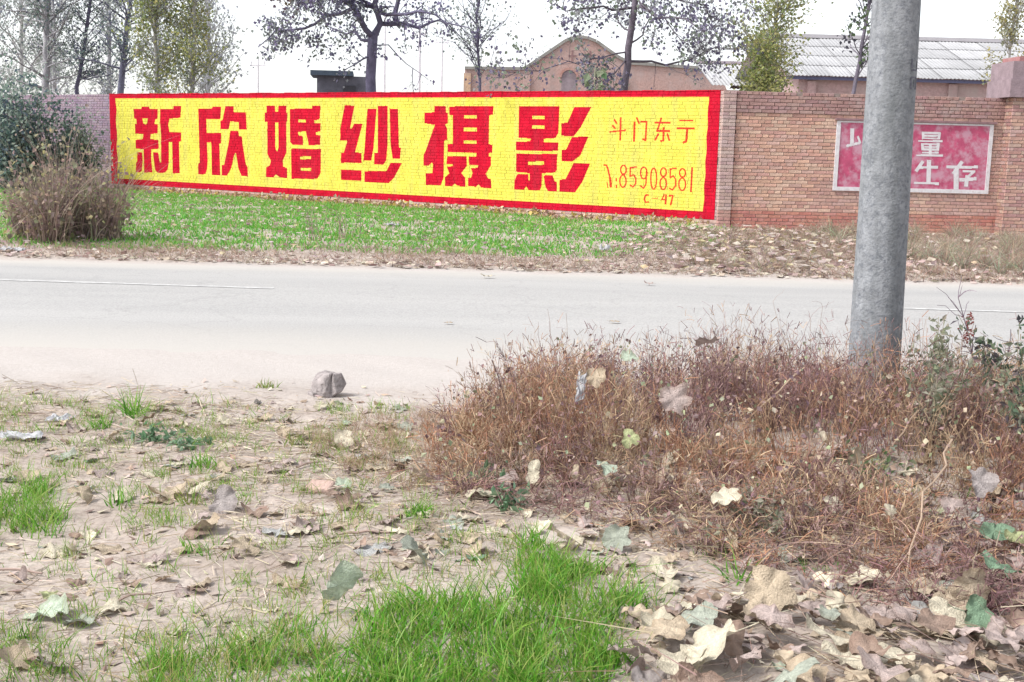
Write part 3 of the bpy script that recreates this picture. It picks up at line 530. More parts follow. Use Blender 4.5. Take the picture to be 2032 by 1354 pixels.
def build_sign_wall():
    r = np.random.default_rng(21)
    wall = empty('brick_wall', K, ANG_A, 'long brick boundary wall carrying the big yellow painted advertisement', 'wall')
    X0, X1, NC = -34.0, 0.0, 40
    ztop = NC * PITCHZ
    # core with mortar face
    core = Acc()
    # the core stands behind the recessed face; its top is ragged mortar
    core.add(boxv(X0, X1 - 0.02, REC + 0.003, 0.24, -0.3, ztop - 0.004), BOXF)
    link('mortar_core', mesh('mortar_core', np.concatenate(core.V), np.concatenate(core.Q), M_MORTAR), parent=wall)
    bricks = []
    paint = {}
    def quad(cls, x0, x1, y0, y1, z0, z1, tint, edge=None):
        a = paint.setdefault(cls, Acc())
        if edge is None:
            V = [[x0, y0, z0], [x1, y0, z0], [x1, y0, z1], [x0, y0, z1]]
        else:
            V = [[x0, y0, edge], [x1, y0, edge], [x1, y1, edge], [x0, y1, edge]]
        a.add(V, [[0, 1, 2, 3]], tint)
    base = {'yellow': np.array([0.64, 0.585, 0.085]), 'red': np.array([0.48, 0.008, 0.028]), 'thin': np.array([0.62, 0.06, 0.025])}
    def classes(z):
        """list of (x0, x1, class) over the sign at height z"""
        if not (INZ0 < z < INZ1):
            return [(SGX0, SGX1, 'border')]
        out = [(SGX0, INX0 + 0.02 * math.sin(z * 9), 'border'), (INX1 + 0.008 * math.sin(z * 13), SGX1, 'border')]
        cov = []
        for i, (pos, hol) in enumerate(BIG):
            iv = minus(intervals(pos, z), [h for h in intervals(hol, z)] if hol else [])
            for a, b in iv:
                out.append((a, b, 'B%d' % i)); cov.append([a, b])
        for i, pos in enumerate(SMALL):
            for a, b in intervals(pos, z):
                out.append((a, b, 'S%d' % i)); cov.append([a, b])
        for a, b in minus([[out[0][1], out[1][0]]], sorted(cov)):
            out.append((a, b, 'yellow'))
        # overlapping small strokes were merged per glyph; drop slivers
        return [o for o in out if o[1] - o[0] > 0.002]
    def tintof(cls, k):
        b = base['yellow'] if cls == 'yellow' else base['thin'] if cls[0] == 'S' else base['red']
        return np.clip(b * k, 0, 0.86)
    for row in range(NC):
        z0 = row * PITCHZ; z1 = z0 + BH
        cs = course(X0, X1, row, r)
        # unpainted bricks
        for a, b in cs:
            pieces = [(a, b)] if (z0 < SGZ0 - 1e-6) else ([(a, min(b, SGX0 - 0.003))] if a < SGX0 else []) + ([(max(a, SGX1 + 0.003), b)] if b > SGX1 else [])
            for pa, pb in pieces:
                if pb - pa < 0.02: continue
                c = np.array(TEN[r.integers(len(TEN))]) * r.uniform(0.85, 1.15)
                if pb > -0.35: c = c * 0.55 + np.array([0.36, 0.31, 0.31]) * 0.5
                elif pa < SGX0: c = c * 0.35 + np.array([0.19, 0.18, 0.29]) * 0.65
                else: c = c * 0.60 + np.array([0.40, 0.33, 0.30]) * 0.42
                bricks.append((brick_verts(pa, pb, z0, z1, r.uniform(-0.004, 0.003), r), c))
        # paint, following every brick and joint below it
        if z0 >= SGZ0 - 1e-6:
            prou = {}
            for a, b in cs: prou[a] = (r.uniform(-0.004, 0.001), r.uniform(0.94, 1.04))
            nsub = 4
            for s in range(nsub):
                za = z0 + BH * s / nsub; zb = z0 + BH * (s + 1) / nsub
                for x0, x1, cl in classes((za + zb) / 2):
                    for a, b in cs:
                        p, q = max(a, x0), min(b, x1)
                        if q - p < 0.001: continue
                        y, k = prou[a]
                        y -= 0.003
                        t = tintof(cl, k)
                        quad(cl, p, q, y, y, za, zb, t)
                        if s == 0: quad(cl, p, q, y, PREC, 0, 0, t, z0)
                        if s == nsub - 1: quad(cl, p, q, PREC, y, 0, 0, t, z1)
                    for (a0, b0), (a1, b1) in zip(cs[:-1], cs[1:]):
                        p, q = max(b0, x0), min(a1, x1)
                        if q - p > 0.001: quad(cl, p, q, PREC, PREC, za, zb, tintof(cl, 0.95))
            if row < NC - 1:
                for x0, x1, cl in classes(z1 + 0.005):
                    quad(cl, x0, x1, PREC, PREC, z1, z0 + PITCHZ, tintof(cl, 0.95))
    # top course: painted bricks continue over the coping
    for a, b in course(SGX0, SGX1, 0, r):
        hgt = NC * PITCHZ - (PITCHZ - BH)
        V = boxv(a, b, -0.012 + r.uniform(-.006, .004), 0.25, hgt, hgt + r.uniform(0.012, 0.024))
        paint['border'].add(V, BOXF, base['red'] * r.uniform(0.85, 1.05))
    sign = link('painted_sign', paint['yellow'].mesh('painted_sign', M_YELLOW), parent=wall, label='yellow painted advertisement field with brick joints showing through')
    link('border', paint['border'].mesh('border', M_RED), parent=sign)
    for i in range(len(BIG)):
        link('character', paint['B%d' % i].mesh('character', M_RED), parent=sign)
    for i in range(len(SMALL)):
        if 'S%d' % i in paint:
            link('small_character', paint['S%d' % i].mesh('small_character', M_RED), parent=sign)
    # runs of paint below the border
    for x in (-16.2, -11.9, -9.4, -8.1, -6.0, -4.9, -3.2, -2.75, -2.05, -1.3):
        h = r.uniform(0.05, 0.17); wd = r.uniform(0.012, 0.028)
        c = base['red'] * 0.9 if r.random() < 0.5 else base['yellow'] * 0.85
        V = boxv(x, x + wd, -0.011, -0.004, SGZ0 - h, SGZ0 - 0.001); V[[0, 1, 2, 3], 0] = x + wd / 2 + np.array([-.25, .25, .25, -.25]) * wd
        link('paint_run', mesh('paint_run', V, BOXF, M_RED, np.broadcast_to(c, (8, 3))), parent=wall)
    lay_bricks(wall, bricks, lambda V: (abs(V[:, 0].mean()) if V[0, 2] < SGZ0 or V[0, 0] > -0.3 else 99) + (5 if V[0, 2] < 0.03 else 0))
    return wall
build_sign_wall()

def build_plain_wall():
    r = np.random.default_rng(33)
    wall = empty('brick_wall', K, ANG_B, 'bare orange brick boundary wall with a faded red slogan panel', 'wall')
    X0, X1, NC = 0.0, 5.62, 40
    link('mortar_core', mesh('mortar_core', boxv(X0 + 0.16, X1, REC + 0.003, 0.24, -0.3, NC * PITCHZ - 0.004), BOXF, M_MORTAR), parent=wall)
    bricks = []
    for row in range(NC):
        z0 = row * PITCHZ; z1 = z0 + BH
        top = row >= NC - 6
        cs = course(X0 + 0.14, X1, row, r)
        for a, b in cs:
            if row == NC - 1 and r.random() < 0.10: continue
            if a > 2.16 and b < 5.24 and 0.85 < z0 and z1 < 2.18: continue      # behind the plastered panel
            c = np.array(TEN[r.integers(len(TEN))]) * r.uniform(0.85, 1.18)
            st = 0.5 + 0.5 * sn(a, z0, 2.3, 3)
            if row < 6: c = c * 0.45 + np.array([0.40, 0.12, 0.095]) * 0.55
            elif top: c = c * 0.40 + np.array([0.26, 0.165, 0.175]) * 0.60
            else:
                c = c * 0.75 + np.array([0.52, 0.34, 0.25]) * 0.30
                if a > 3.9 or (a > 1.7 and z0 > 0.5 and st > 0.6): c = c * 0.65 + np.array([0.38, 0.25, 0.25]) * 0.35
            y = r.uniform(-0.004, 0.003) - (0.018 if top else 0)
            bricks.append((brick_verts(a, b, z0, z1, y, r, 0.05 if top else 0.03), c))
    # pier at the corner of the two walls
    for row in range(NC):
        z0 = row * PITCHZ; z1 = z0 + BH
        for a, b in ((-0.13, -0.012), (0.0, 0.125)) if row % 2 else ((-0.13, 0.125),):
            c = np.array(TEN[r.integers(len(TEN))]) * 0.5 + np.array([0.38, 0.32, 0.33]) * r.uniform(0.45, 0.6)
            if row < 6: c = c * 0.6 + np.array([0.40, 0.14, 0.10]) * 0.4
            bricks.append((brick_verts(a, b, z0, z1, -0.045 + r.uniform(-.003, .003), r, 0.10), c))
    link('pier_core', mesh('pier_core', boxv(-0.125, 0.12, -0.034, 0.2, -0.3, NC * PITCHZ - 0.006), BOXF, M_MORTAR), parent=wall)
    lay_bricks(wall, bricks, lambda V: abs(V[0, 0] - 1.0) + 0.4 * abs(V[0, 2] - 1.5))
    # plastered slogan panel, slightly sheared like the rest of the old work
    x0, x1, z0, z1 = 2.14, 5.27, 0.84, 2.21
    pan = Acc(); pan.add(boxv(x0 + 0.07, x1 - 0.07, -0.018, 0.03, z0 + 0.07, z1 - 0.04), BOXF, (0.5, 0.14, 0.2))
    panel = link('slogan_panel', pan.mesh('slogan_panel', M_PINK), parent=wall, label='faded red slogan panel with white frame and worn white characters')
    for a, b, c, d in ((x0, x1, z0, z0 + 0.075), (x0, x1, z1 - 0.045, z1 - 0.012)):
        link('frame', mesh('frame', boxv(a, b, -0.034, 0.02, c, d), BOXF, M_WHITE), parent=panel)
    for a, b in ((x0, x0 + 0.075), (x1 - 0.075, x1)):
        link('frame', mesh('frame', boxv(a, b, -0.031, 0.02, z0 + 0.0752, z1 - 0.0452), BOXF, M_WHITE), parent=panel)
    link('ledge', mesh('ledge', boxv(x0 - 0.04, x1 + 0.05, -0.065, 0.02, z1 - 0.005, z1 + 0.035), BOXF, mat('ledge_brick', (0.24, 0.15, 0.16), nscale=9, namp=0.3)), parent=panel)
    for gi, polys in enumerate(PANEL):
        a = Acc()
        for z in np.arange(z0 + 0.08, z1 - 0.05, 0.014):
            for p, q in intervals(polys, z + 0.007):
                if q - p > 0.004: a.add([[p, -0.022, z], [q, -0.022, z], [q, -0.022, z + 0.014], [p, -0.022, z + 0.014]], [[0, 1, 2, 3]])
        link('character', mesh('character', np.concatenate(a.V), np.concatenate(a.Q), M_WHITE), parent=panel)
build_plain_wall()

def build_gate_pillar():
    r = np.random.default_rng(5)
    p = empty('gate_pillar', (9.50, 23.95, 0), ANG_B, 'square brick gate pillar with stepped concrete caps at the end of the bare wall', 'pillar')
    x0, x1, y0, y1 = 0.10, 0.86, -0.02, 0.74
    link('core', mesh('core', boxv(x0 + .012, x1 - .012, y0 + .012, y1 - .012, -0.3, 2.72), BOXF, M_MORTAR), parent=p)
    acc = []
    for row in range(40):
        z0 = row * PITCHZ; z1 = z0 + BH
        for a, b in course(x0, x1, row, r):
            c = np.array(TEN[r.integers(len(TEN))]) * r.uniform(0.9, 1.1) * 0.8 + np.array([0.07, 0.05, 0.05])
            acc.append((brick_verts(a, b, z0, z1, y0 + r.uniform(-.003, .003), r), c))
        for a, b in course(-y1, -y0, row, r):
            c = np.array(TEN[r.integers(len(TEN))]) * r.uniform(0.8, 1.0) * 0.8
            V = brick_verts(a, b, z0, z1, 0, r)
            acc.append((np.stack([x0 + V[:, 1], -V[:, 0], V[:, 2]], -1), c))
    lay_bricks(p, acc, lambda V: V[:, 2].mean())
    mc = mat('cap_concrete', (0.26, 0.20, 0.22), nscale=6, namp=0.25, bump=0.4)
    link('cap_slab', mesh('cap_slab', boxv(-0.04, 1.0, -0.16, 0.9, 2.72, 3.06), BOXF, mc), parent=p)
    link('cap_slab', mesh('cap_slab', boxv(0.0, 0.96, -0.12, 0.86, 3.062, 3.40), BOXF, mc), parent=p)
    link('cap_slab', mesh('cap_slab', boxv(0.16, 0.86, 0.0, 0.74, 3.402, 3.50), BOXF, M_BRICK, np.broadcast_to(np.array([.34, .17, .17]), (8, 3))), parent=p)
build_gate_pillar()

# ---------------------------------------------------------------- concrete utility pole by the near verge
def build_pole():
    r = np.random.default_rng(3)
    b = Vector((2.13, 6.99, float(H(2.13, 6.99)) - 0.25))
    n, k = 40, 40
    zs = np.linspace(0, 9.2, k)
    th = np.linspace(0, 2 * np.pi, n, endpoint=False)
    V = []
    for z in zs:
        rad = 0.152 - 0.0105 * z * 0.75 + 0.0012 * np.sin(th * 5 + z * 3) + 0.0008 * np.sin(th * 3 - z * 7)
        V.append(np.stack([rad * np.cos(th), rad * np.sin(th), np.full(n, z)], -1))
    V = np.concatenate(V)
    i = np.arange(k - 1)[:, None] * n; j = np.arange(n)[None]; j2 = (j + 1) % n
    F = np.stack([i + j, i + j2, i + n + j2, i + n + j], -1).reshape(-1, 4)
    p = empty('utility_pole', b, 0, 'thick round grey concrete utility pole rising out of the dry weeds', 'pole')
    link('shaft', mesh('shaft', V, F, M_CONC, smooth=True), parent=p)
    # stencilled figures on the side, read with the head to one side
    def strip(pts, wd):
        for a, c in zip(pts[:-1], pts[1:]):
            a = np.array(a); c = np.array(c); d = (c - a) / np.linalg.norm(c - a); nn = np.array([-d[1], d[0]]) * wd / 2
            yield np.array([a - nn, c - nn, c + nn, a + nn])
    marks = [[(0, .00), (0, .06), (.05, .06), (.05, .0), (.0, .0)], [(.0, .10), (.05, .10), (.05, .15)], [(.0, .16), (0, .11)], [(.025, .01), (.025, .05)]]
    for grp in (marks[:1] + marks[3:], marks[1:2], marks[2:3]):
        a = Acc()
        for m in grp:
            for q in strip(m, 0.010):
                ang = -1.02 + q[:, 0] / 0.12; z = 2.12 + q[:, 1]
                rad = 0.152 - 0.0105 * z * 0.75 + 0.004
                a.add(np.stack([rad * np.cos(ang), rad * np.sin(ang), z], -1), [[0, 1, 2, 3]])
        link('stencil_mark', mesh('stencil_mark', np.concatenate(a.V), np.concatenate(a.Q), M_STENCIL), parent=p)
    p.rotation_euler = (0.0, math.radians(-0.6), 0)
build_pole()

# ---------------------------------------------------------------- buildings behind the wall
def prism(poly, y0, y1):
    """extrude an x-z outline from y0 to y1"""
    n = len(poly); P = np.array(poly, float)
    V = np.concatenate([np.stack([P[:, 0], np.full(n, y0), P[:, 1]], -1), np.stack([P[:, 0], np.full(n, y1), P[:, 1]], -1)])
    return V, n

def poly_mesh(name, poly, y0, y1, m, col=None):
    V, n = prism(poly, y0, y1)
    me = bpy.data.meshes.new(name)
    fs = [tuple(range(n)), tuple(range(2 * n - 1, n - 1, -1))] + [(i, i + n, (i + 1) % n + n, (i + 1) % n) for i in range(n)]
    me.from_pydata([tuple(v) for v in V], [], fs)
    if col is not None:
        at = me.attributes.new('Col', 'FLOAT_COLOR', 'POINT')
        c4 = np.ones((len(V), 4), np.float32); c4[:, :3] = col
        at.data.foreach_set('color', c4.ravel())
    me.materials.append(m)
    return me

def build_gable_hall():
    g = empty('brick_hall', (4.0, 70, 0), 0, 'pink brick hall with a rounded stepped gable behind the advertisement wall', 'building')
    c = (0.39, 0.265, 0.24)
    ox = -4.0
    outl = [(-3.05, -0.2), (11.9, -0.2), (11.9, 4.8), (11.35, 6.05), (6.3, 6.25), (5.58, 6.58), (4.3, 7.42), (3.85, 7.58), (3.4, 7.64), (3.0, 7.58), (2.6, 7.40), (1.97, 6.96), (0.45, 5.88), (0.2, 5.80), (-3.05, 5.76)]
    outl = [(x + ox, z) for x, z in outl]
    link('facade', poly_mesh('facade', outl, 0, 0.35, M_FARBRICK, c), parent=g)
    # grey coping following the outline of the gable
    ac = Acc()
    top = outl[3:]
    for (xa, za), (xb, zb) in zip(top[:-1], top[1:]):
        d = np.array([xb - xa, zb - za]); d /= np.linalg.norm(d); n = np.array([d[1], -d[0]])
        if n[1] < 0: n = -n
        q = [(xa, za), (xb, zb), (xb + n[0] * .16, zb + n[1] * .16), (xa + n[0] * .16, za + n[1] * .16)]
        V = np.array([[x, y, z] for y in (-0.12, 0.45) for x, z in q])
        ac.add(V, [[0, 1, 2, 3], [7, 6, 5, 4], [0, 4, 5, 1], [1, 5, 6, 2], [2, 6, 7, 3], [3, 7, 4, 0]])
    link('coping', mesh('coping', np.concatenate(ac.V), np.concatenate(ac.Q), mat('mossy_coping', (0.24, 0.235, 0.22), nscale=2, namp=0.35)), parent=g)
    for x, cc in ((-2.9, (0.48, 0.33, 0.22)), (0.45, c), (5.9, c)):
        link('pilaster', mesh('pilaster', boxv(x + ox - 0.2, x + ox + 0.2, -0.13, -0.002, -0.2, 5.55), BOXF, M_FARBRICK, np.broadcast_to(np.array(cc), (8, 3))), parent=g)
    # arched window with brick surround and two cross-shaped vents
    an = np.linspace(0, np.pi, 9)
    arch = [(0.42 * math.cos(a), 0.42 * math.sin(a) + 5.45) for a in an]
    arch = [(x + 2.85 + ox, z) for x, z in arch] + [(2.85 + ox - 0.42, 4.2), (2.85 + ox + 0.42, 4.2)]
    wn = link('window', poly_mesh('window', arch, -0.03, 0.02, mat('dusty_glass', (0.23, 0.19, 0.21), nscale=3, namp=0.3)), parent=g)
    ar2 = [(0.55 * math.cos(a) + 2.85 + ox, 0.55 * math.sin(a) + 5.45) for a in an]
    in2 = [(0.42 * math.cos(a) + 2.85 + ox, 0.42 * math.sin(a) + 5.45) for a in an]
    ac = Acc()
    for i in range(8):
        q = [in2[i], in2[i + 1], ar2[i + 1], ar2[i]]
        V = np.array([[x, y, z] for y in (-0.10, 0.0) for x, z in q])
        ac.add(V, [[3, 2, 1, 0], [0, 4, 5, 1], [1, 5, 6, 2], [2, 6, 7, 3], [3, 7, 4, 0]], (0.36, 0.2, 0.17))
    link('arch', ac.mesh('arch', M_FARBRICK), parent=wn)
    for x in (3.0, 4.0):
        ac = Acc()
        ac.add(boxv(x + ox - 0.05, x + ox + 0.05, -0.02, 0.0, 6.35, 6.95), BOXF); ac.add(boxv(x + ox - 0.22, x + ox + 0.22, -0.024, 0.0, 6.60, 6.70), BOXF)
        link('vent', mesh('vent', np.concatenate(ac.V), np.concatenate(ac.Q), mat('vent_shadow', (0.24, 0.15, 0.15))), parent=g)
    # nave roof behind the gable
    rf = [(0.7 + ox, 5.6), (3.35 + ox, 7.2), (6.1 + ox, 6.0), (6.1 + ox, 5.8), (3.35 + ox, 7.1), (0.6 + ox, 5.4)]
    link('roof', poly_mesh('roof', rf, 0.40, 22, M_ROOF, (0.36, 0.36, 0.37)), parent=g)
    link('side_wall', mesh('side_wall', boxv(-3.05 + ox, 11.6 + ox, 0.36, 22, -0.2, 5.2), BOXF, M_FARBRICK, np.broadcast_to(np.array(c), (8, 3))), parent=g)
build_gable_hall()

def corrugated(x0, x1, P0, P1, waves, amp):
    """sheet from eave point P0 (y,z) to upper point P1, corrugated across x"""
    n = waves * 6 + 1
    x = np.linspace(x0, x1, n); h = amp * np.cos(np.linspace(0, 2 * np.pi * waves, n))
    d = np.array([P1[0] - P0[0], P1[1] - P0[1]], float); d /= np.linalg.norm(d); nn = np.array([-d[1], d[0]])
    A = np.stack([x, P0[0] + nn[0] * h, P0[1] + nn[1] * h], -1); B = np.stack([x, P1[0] + nn[0] * h, P1[1] + nn[1] * h], -1)
    A2, B2 = A.copy(), B.copy(); A2[:, 2] -= 0.015; B2[:, 2] -= 0.015
    V = np.concatenate([A, B, A2, B2]); j = np.arange(n - 1)
    F = np.concatenate([np.stack([j, j + 1, n + j + 1, n + j], -1), np.stack([2 * n + j, 3 * n + j, 3 * n + j + 1, 2 * n + j + 1], -1), np.stack([j, 2 * n + j, 2 * n + j + 1, j + 1], -1)])
    return V, F

def build_warehouse():
    r = np.random.default_rng(12)
    h = empty('warehouse', (10.45, 48.0, 0), 0, 'long brick warehouse with a grey corrugated sheet roof behind the bare wall', 'building')
    Lx = 17.0
    c = (0.40, 0.275, 0.275)
    link('wall', mesh('wall', boxv(0.5, Lx, 0.35, 0.7, -0.2, 4.55), BOXF, M_FARBRICK, np.broadcast_to(np.array(c), (8, 3))), parent=h)
    link('end_wall', poly_mesh('end_wall', [(0.35, -0.2), (11.5, -0.2), (11.5, 4.5), (5.9, 6.40), (0.35, 4.5)], 0.0, 0.3, M_FARBRICK, c), parent=h, rot=(0, 0, math.pi / 2), loc=(0.82, 0.36, 0))
    for x in np.arange(1.0, Lx, 2.75):
        link('pilaster', mesh('pilaster', boxv(x - 0.17, x + 0.17, 0.20, 0.348, -0.2, 4.35), BOXF, M_FARBRICK, np.broadcast_to(np.array(c) * r.uniform(.95, 1.08), (8, 3))), parent=h)
    link('eave_shade', mesh('eave_shade', boxv(-0.05, Lx, -0.02, 0.06, 4.38, 4.50), BOXF, mat('eave_shade', (0.13, 0.14, 0.24), nscale=3, namp=0.2)), parent=h)  # dark bluish strip that paints the shadow under the eaves
    E0, R0 = (-0.25, 4.49), (6.2, 6.52)
    nrow, w = 4, 0.86
    for k in range(nrow):
        f0, f1 = max(0, k / nrow - 0.012), (k + 1) / nrow + 0.012
        y0, z0 = E0[0] + (R0[0] - E0[0]) * f0, E0[1] + (R0[1] - E0[1]) * f0 + (0.03 if k == 0 else 0.045)
        y1, z1 = E0[0] + (R0[0] - E0[0]) * f1, E0[1] + (R0[1] - E0[1]) * f1 + 0.012
        for i in range(int(Lx / w)):
            V, F = corrugated(-0.1 + i * w, -0.1 + (i + 1) * w + 0.05, (y0, z0 + 0.012 * (i % 2)), (y1, z1 + 0.012 * (i % 2)), 6, 0.015)
            cc = np.array((0.37, 0.37, 0.38)) * r.uniform(0.88, 1.08)
            link('roof_sheet', mesh('roof_sheet', V, F, M_ROOF, np.broadcast_to(cc, (len(V), 3)), smooth=True), parent=h)
    link('ridge_cap', mesh('ridge_cap', boxv(-0.15, Lx + 0.1, 5.95, 6.45, 6.50, 6.66), BOXF, M_ROOF, np.broadcast_to(np.array([.42, .40, .42]), (8, 3))), parent=h)
    V, F = corrugated(-0.1, Lx, (12.6, 4.6), (6.3, 6.52), 80, 0.024)
    link('rear_roof', mesh('rear_roof', V, F, M_ROOF, np.broadcast_to(np.array([.44, .44, .45]), (len(V), 3))), parent=h)
build_warehouse()

def build_shed():
    s = empty('shed', (9.2, 58, 0), 0, 'low brick shed with a plain grey sloping roof between hall and warehouse', 'building')
    link('wall', mesh('wall', boxv(0, 4.2, 0.2, 5.0, -0.2, 4.4), BOXF, M_FARBRICK, np.broadcast_to(np.array([.4, .23, .2]), (8, 3))), parent=s)
    V, F = corrugated(-0.2, 4.4, (-0.3, 4.60), (5.2, 5.95), 26, 0.024)
    link('roof', mesh('roof', V, F, M_ROOF, np.broadcast_to(np.array([.40, .40, .41]), (len(V), 3)), smooth=True), parent=s)
    link('ridge', mesh('ridge', boxv(-0.25, 4.45, 5.0, 5.4, 5.95, 6.08), BOXF, M_ROOF, np.broadcast_to(np.array([.36, .30, .33]), (8, 3))), parent=s)
build_shed()

def build_hut():
    s = empty('hut', (-7.2, 50, 0), 0.12, 'small dark hut with a flat overhanging roof slab behind the advertisement wall', 'building')
    md = mat('dark_render', (0.10, 0.10, 0.125), nscale=2.5, namp=0.4)
    link('wall', mesh('wall', boxv(-0.95, 1.1, 0, 2.2, -0.2, 4.17), BOXF, md), parent=s)
    link('roof_slab', mesh('roof_slab', boxv(-1.2, 0.5, -0.3, 2.4, 4.172, 4.36), BOXF, mat('dark_slab', (0.06, 0.08, 0.11), nscale=2, namp=0.3)), parent=s)
    link('window', mesh('window', boxv(0.1, 0.6, -0.03, 0.02, 3.2, 3.8), BOXF, M_DARK), parent=s)
    link('door', mesh('door', boxv(-0.7, 0.0, -0.04, 0.02, -0.1, 2.0), BOXF, M_DARK), parent=s)
build_hut()

def far_pole(x, y, top, rad, lab, cross=False):
    p = empty('utility_pole', (x, y, 0), 0, lab, 'pole')
    V, F = tube([(0, 0, -0.3), (0, 0, top * 0.5), (0.02, 0, top)], [rad * .8, rad * .65, rad * .5], 8)
    m = mat('far_pole', (0.72, 0.71, 0.75), nscale=3, namp=0.2)
    link('shaft', mesh('shaft', V, F, m, smooth=True), parent=p)
    link('crossarm', mesh('crossarm', boxv(-0.45, 0.45, -0.04, 0.04, top - 0.43, top - 0.35), BOXF, m), parent=p)
    for q in (-0.38, 0.38):
        V, F = tube([(q, 0, top - 0.33), (q, 0, top - 0.22), (q, 0, top - 0.1)], [0.04, 0.055, 0.02], 6)
        link('insulator', mesh('insulator', V, F, m), parent=p)
far_pole(-8.7, 80, 9.6, 0.15, 'slim pale pole just right of the forked trunk, far beyond the hut')
far_pole(-6.45, 80, 8.9, 0.19, 'tallest slim pale pole of the far row, between forked tree and slender tree')
far_pole(-5.0, 80, 8.4, 0.14, 'slim pale pole of the far row standing beside the slender tree')
far_pole(-15.2, 72, 6.2, 0.10, 'short dark post with small crossarm seen over the advertisement wall')

# ---------------------------------------------------------------- trees
def wob(P, r, amp, n=None):
    """resample a polyline and make it wander"""
    P = np.asarray(P, float)
    seg = np.concatenate([[0], np.cumsum(np.linalg.norm(np.diff(P, axis=0), axis=1))])
    n = n or max(4, int(seg[-1] / 0.35) + 2)
    t = np.linspace(0, seg[-1], n)
    Q = np.stack([np.interp(t, seg, P[:, i]) for i in range(3)], -1)
    Q[1:-1] += r.normal(size=(n - 2, 3)) * amp * seg[-1] / n
    return Q

def leaf_quads(P, size, col, r, droop=0.5, fold=0.25, aspect=0.8):
    """one folded leaf of two triangles for each point"""
    N = len(P)
    d = r.normal(size=(N, 3)); d[:, 2] -= droop
    d /= np.linalg.norm(d, axis=1)[:, None]
    s = np.cross(d, r.normal(size=(N, 3))); s /= np.linalg.norm(s, axis=1)[:, None] + 1e-9
    nn = np.cross(d, s)
    L = np.asarray(size).reshape(-1, 1) * np.ones((N, 1))
    a = P; tip = P + d * L; m = P + d * L * 0.42
    l = m - s * L * aspect / 2 + nn * L * fold * 0.4; rr = m + s * L * aspect / 2 + nn * L * fold * 0.4
    V = np.stack([a, l, tip, rr], 1).reshape(-1, 3)
    b = np.arange(N)[:, None] * 4
    F = np.concatenate([b + np.array([[0, 2, 1]]), b + np.array([[0, 3, 2]])])
    return V, F, np.repeat(col, 4, 0)

class Tree:
    def __init__(s, seed, bark):
        s.r = np.random.default_rng(seed); s.wood = Acc(); s.tips = []; s.bark = np.array(bark, float)
    def limb(s, P, r0, r1, sides=7, wander=0.10):
        Q = wob(P, s.r, wander)
        V, F = tube(Q, np.linspace(r0, r1, len(Q)), sides)
        s.wood.add(V, F, s.bark * s.r.uniform(0.85, 1.15))
        return Q
    def sprout(s, Q, r0, n, length, up=0.25, spread=1.0, levels=1, t0=0.2, flat=None, tip=True):
        """side shoots off limb Q, then twigs off these; their outer ends carry leaves"""
        r = s.r
        for _ in range(n):
            t = r.uniform(t0, 1.0) * (len(Q) - 1)
            i = min(int(t), len(Q) - 2); p = Q[i] + (Q[i + 1] - Q[i]) * (t - i)
            ax = Q[min(i + 1, len(Q) - 1)] - Q[i]; ax = ax / (np.linalg.norm(ax) + 1e-9)
            d = r.normal(size=3); d -= ax * np.dot(d, ax) * 0.6; d /= np.linalg.norm(d) + 1e-9
            d = ax * 0.55 + d * spread + np.array([0, 0, up]); d /= np.linalg.norm(d)
            L = length * r.uniform(0.5, 1.15) * (1 - 0.35 * t / (len(Q) - 1))
            c = r.normal(size=3) * 0.25
            P = [p, p + d * L * 0.5 + c * L * 0.25, p + (d + c * 0.6) * L]
            rr = r0 * r.uniform(0.6, 1.0)
            R = wob(P, r, 0.12, 5)
            V, F = tube(R, np.linspace(rr, rr * 0.35, 5), 4 if levels > 1 else 3)
            s.wood.add(V, F, s.bark * r.uniform(0.8, 1.15))
            if levels > 1:
                s.sprout(R, rr * 0.5, max(3, int(n * 0.5)) if n < 12 else 6, L * 0.55, up, spread, levels - 1, 0.15)
            else:
                s.tips.append(R)
    def leaves(s, per, size, cols, jit=0.12, p=None, droop=0.5, scatter_r=0.12, keep=1.0, aspect=0.8):
        r = s.r
        T = np.array(s.tips)
        if keep < 1: T = T[r.random(len(T)) < keep]
        N = len(T) * per
        k = np.repeat(np.arange(len(T)), per); t = r.uniform(0.2, 1.0, N) * 3.999; i = t.astype(int)
        P = T[k, i] + (T[k, i + 1] - T[k, i]) * (t - i)[:, None] + r.normal(size=(N, 3)) * scatter_r
        # clumps: neighbouring twigs share a tone
        tone = np.asarray(cols, float)[r.choice(len(cols), len(T), p=p)][k] * (1 + r.uniform(-0.25, 0.25, len(T)))[k][:, None]
        c = tone * (1 + r.uniform(-jit, jit, (N, 1)))
        return leaf_quads(P, size * r.uniform(0.6, 1.25, N), c, r, droop, aspect=aspect)
    def build(s, name, base, label, crown, group=None):
        e = empty(name, base, 0, label, 'tree', group)
        off = np.array(base, float)
        me = s.wood.mesh('trunk', M_BARK, True)
        o = link('trunk', me, parent=e); o.location = -off
        V, F, c = crown
        o = link('crown', mesh('crown', V, F, M_CROWN, c), parent=e); o.location = -off
        return e

GREYB = (0.20, 0.185, 0.21); DARKB = (0.13, 0.12, 0.18); PALEB = (0.36, 0.35, 0.34)
BG = 'trees behind the brick wall'

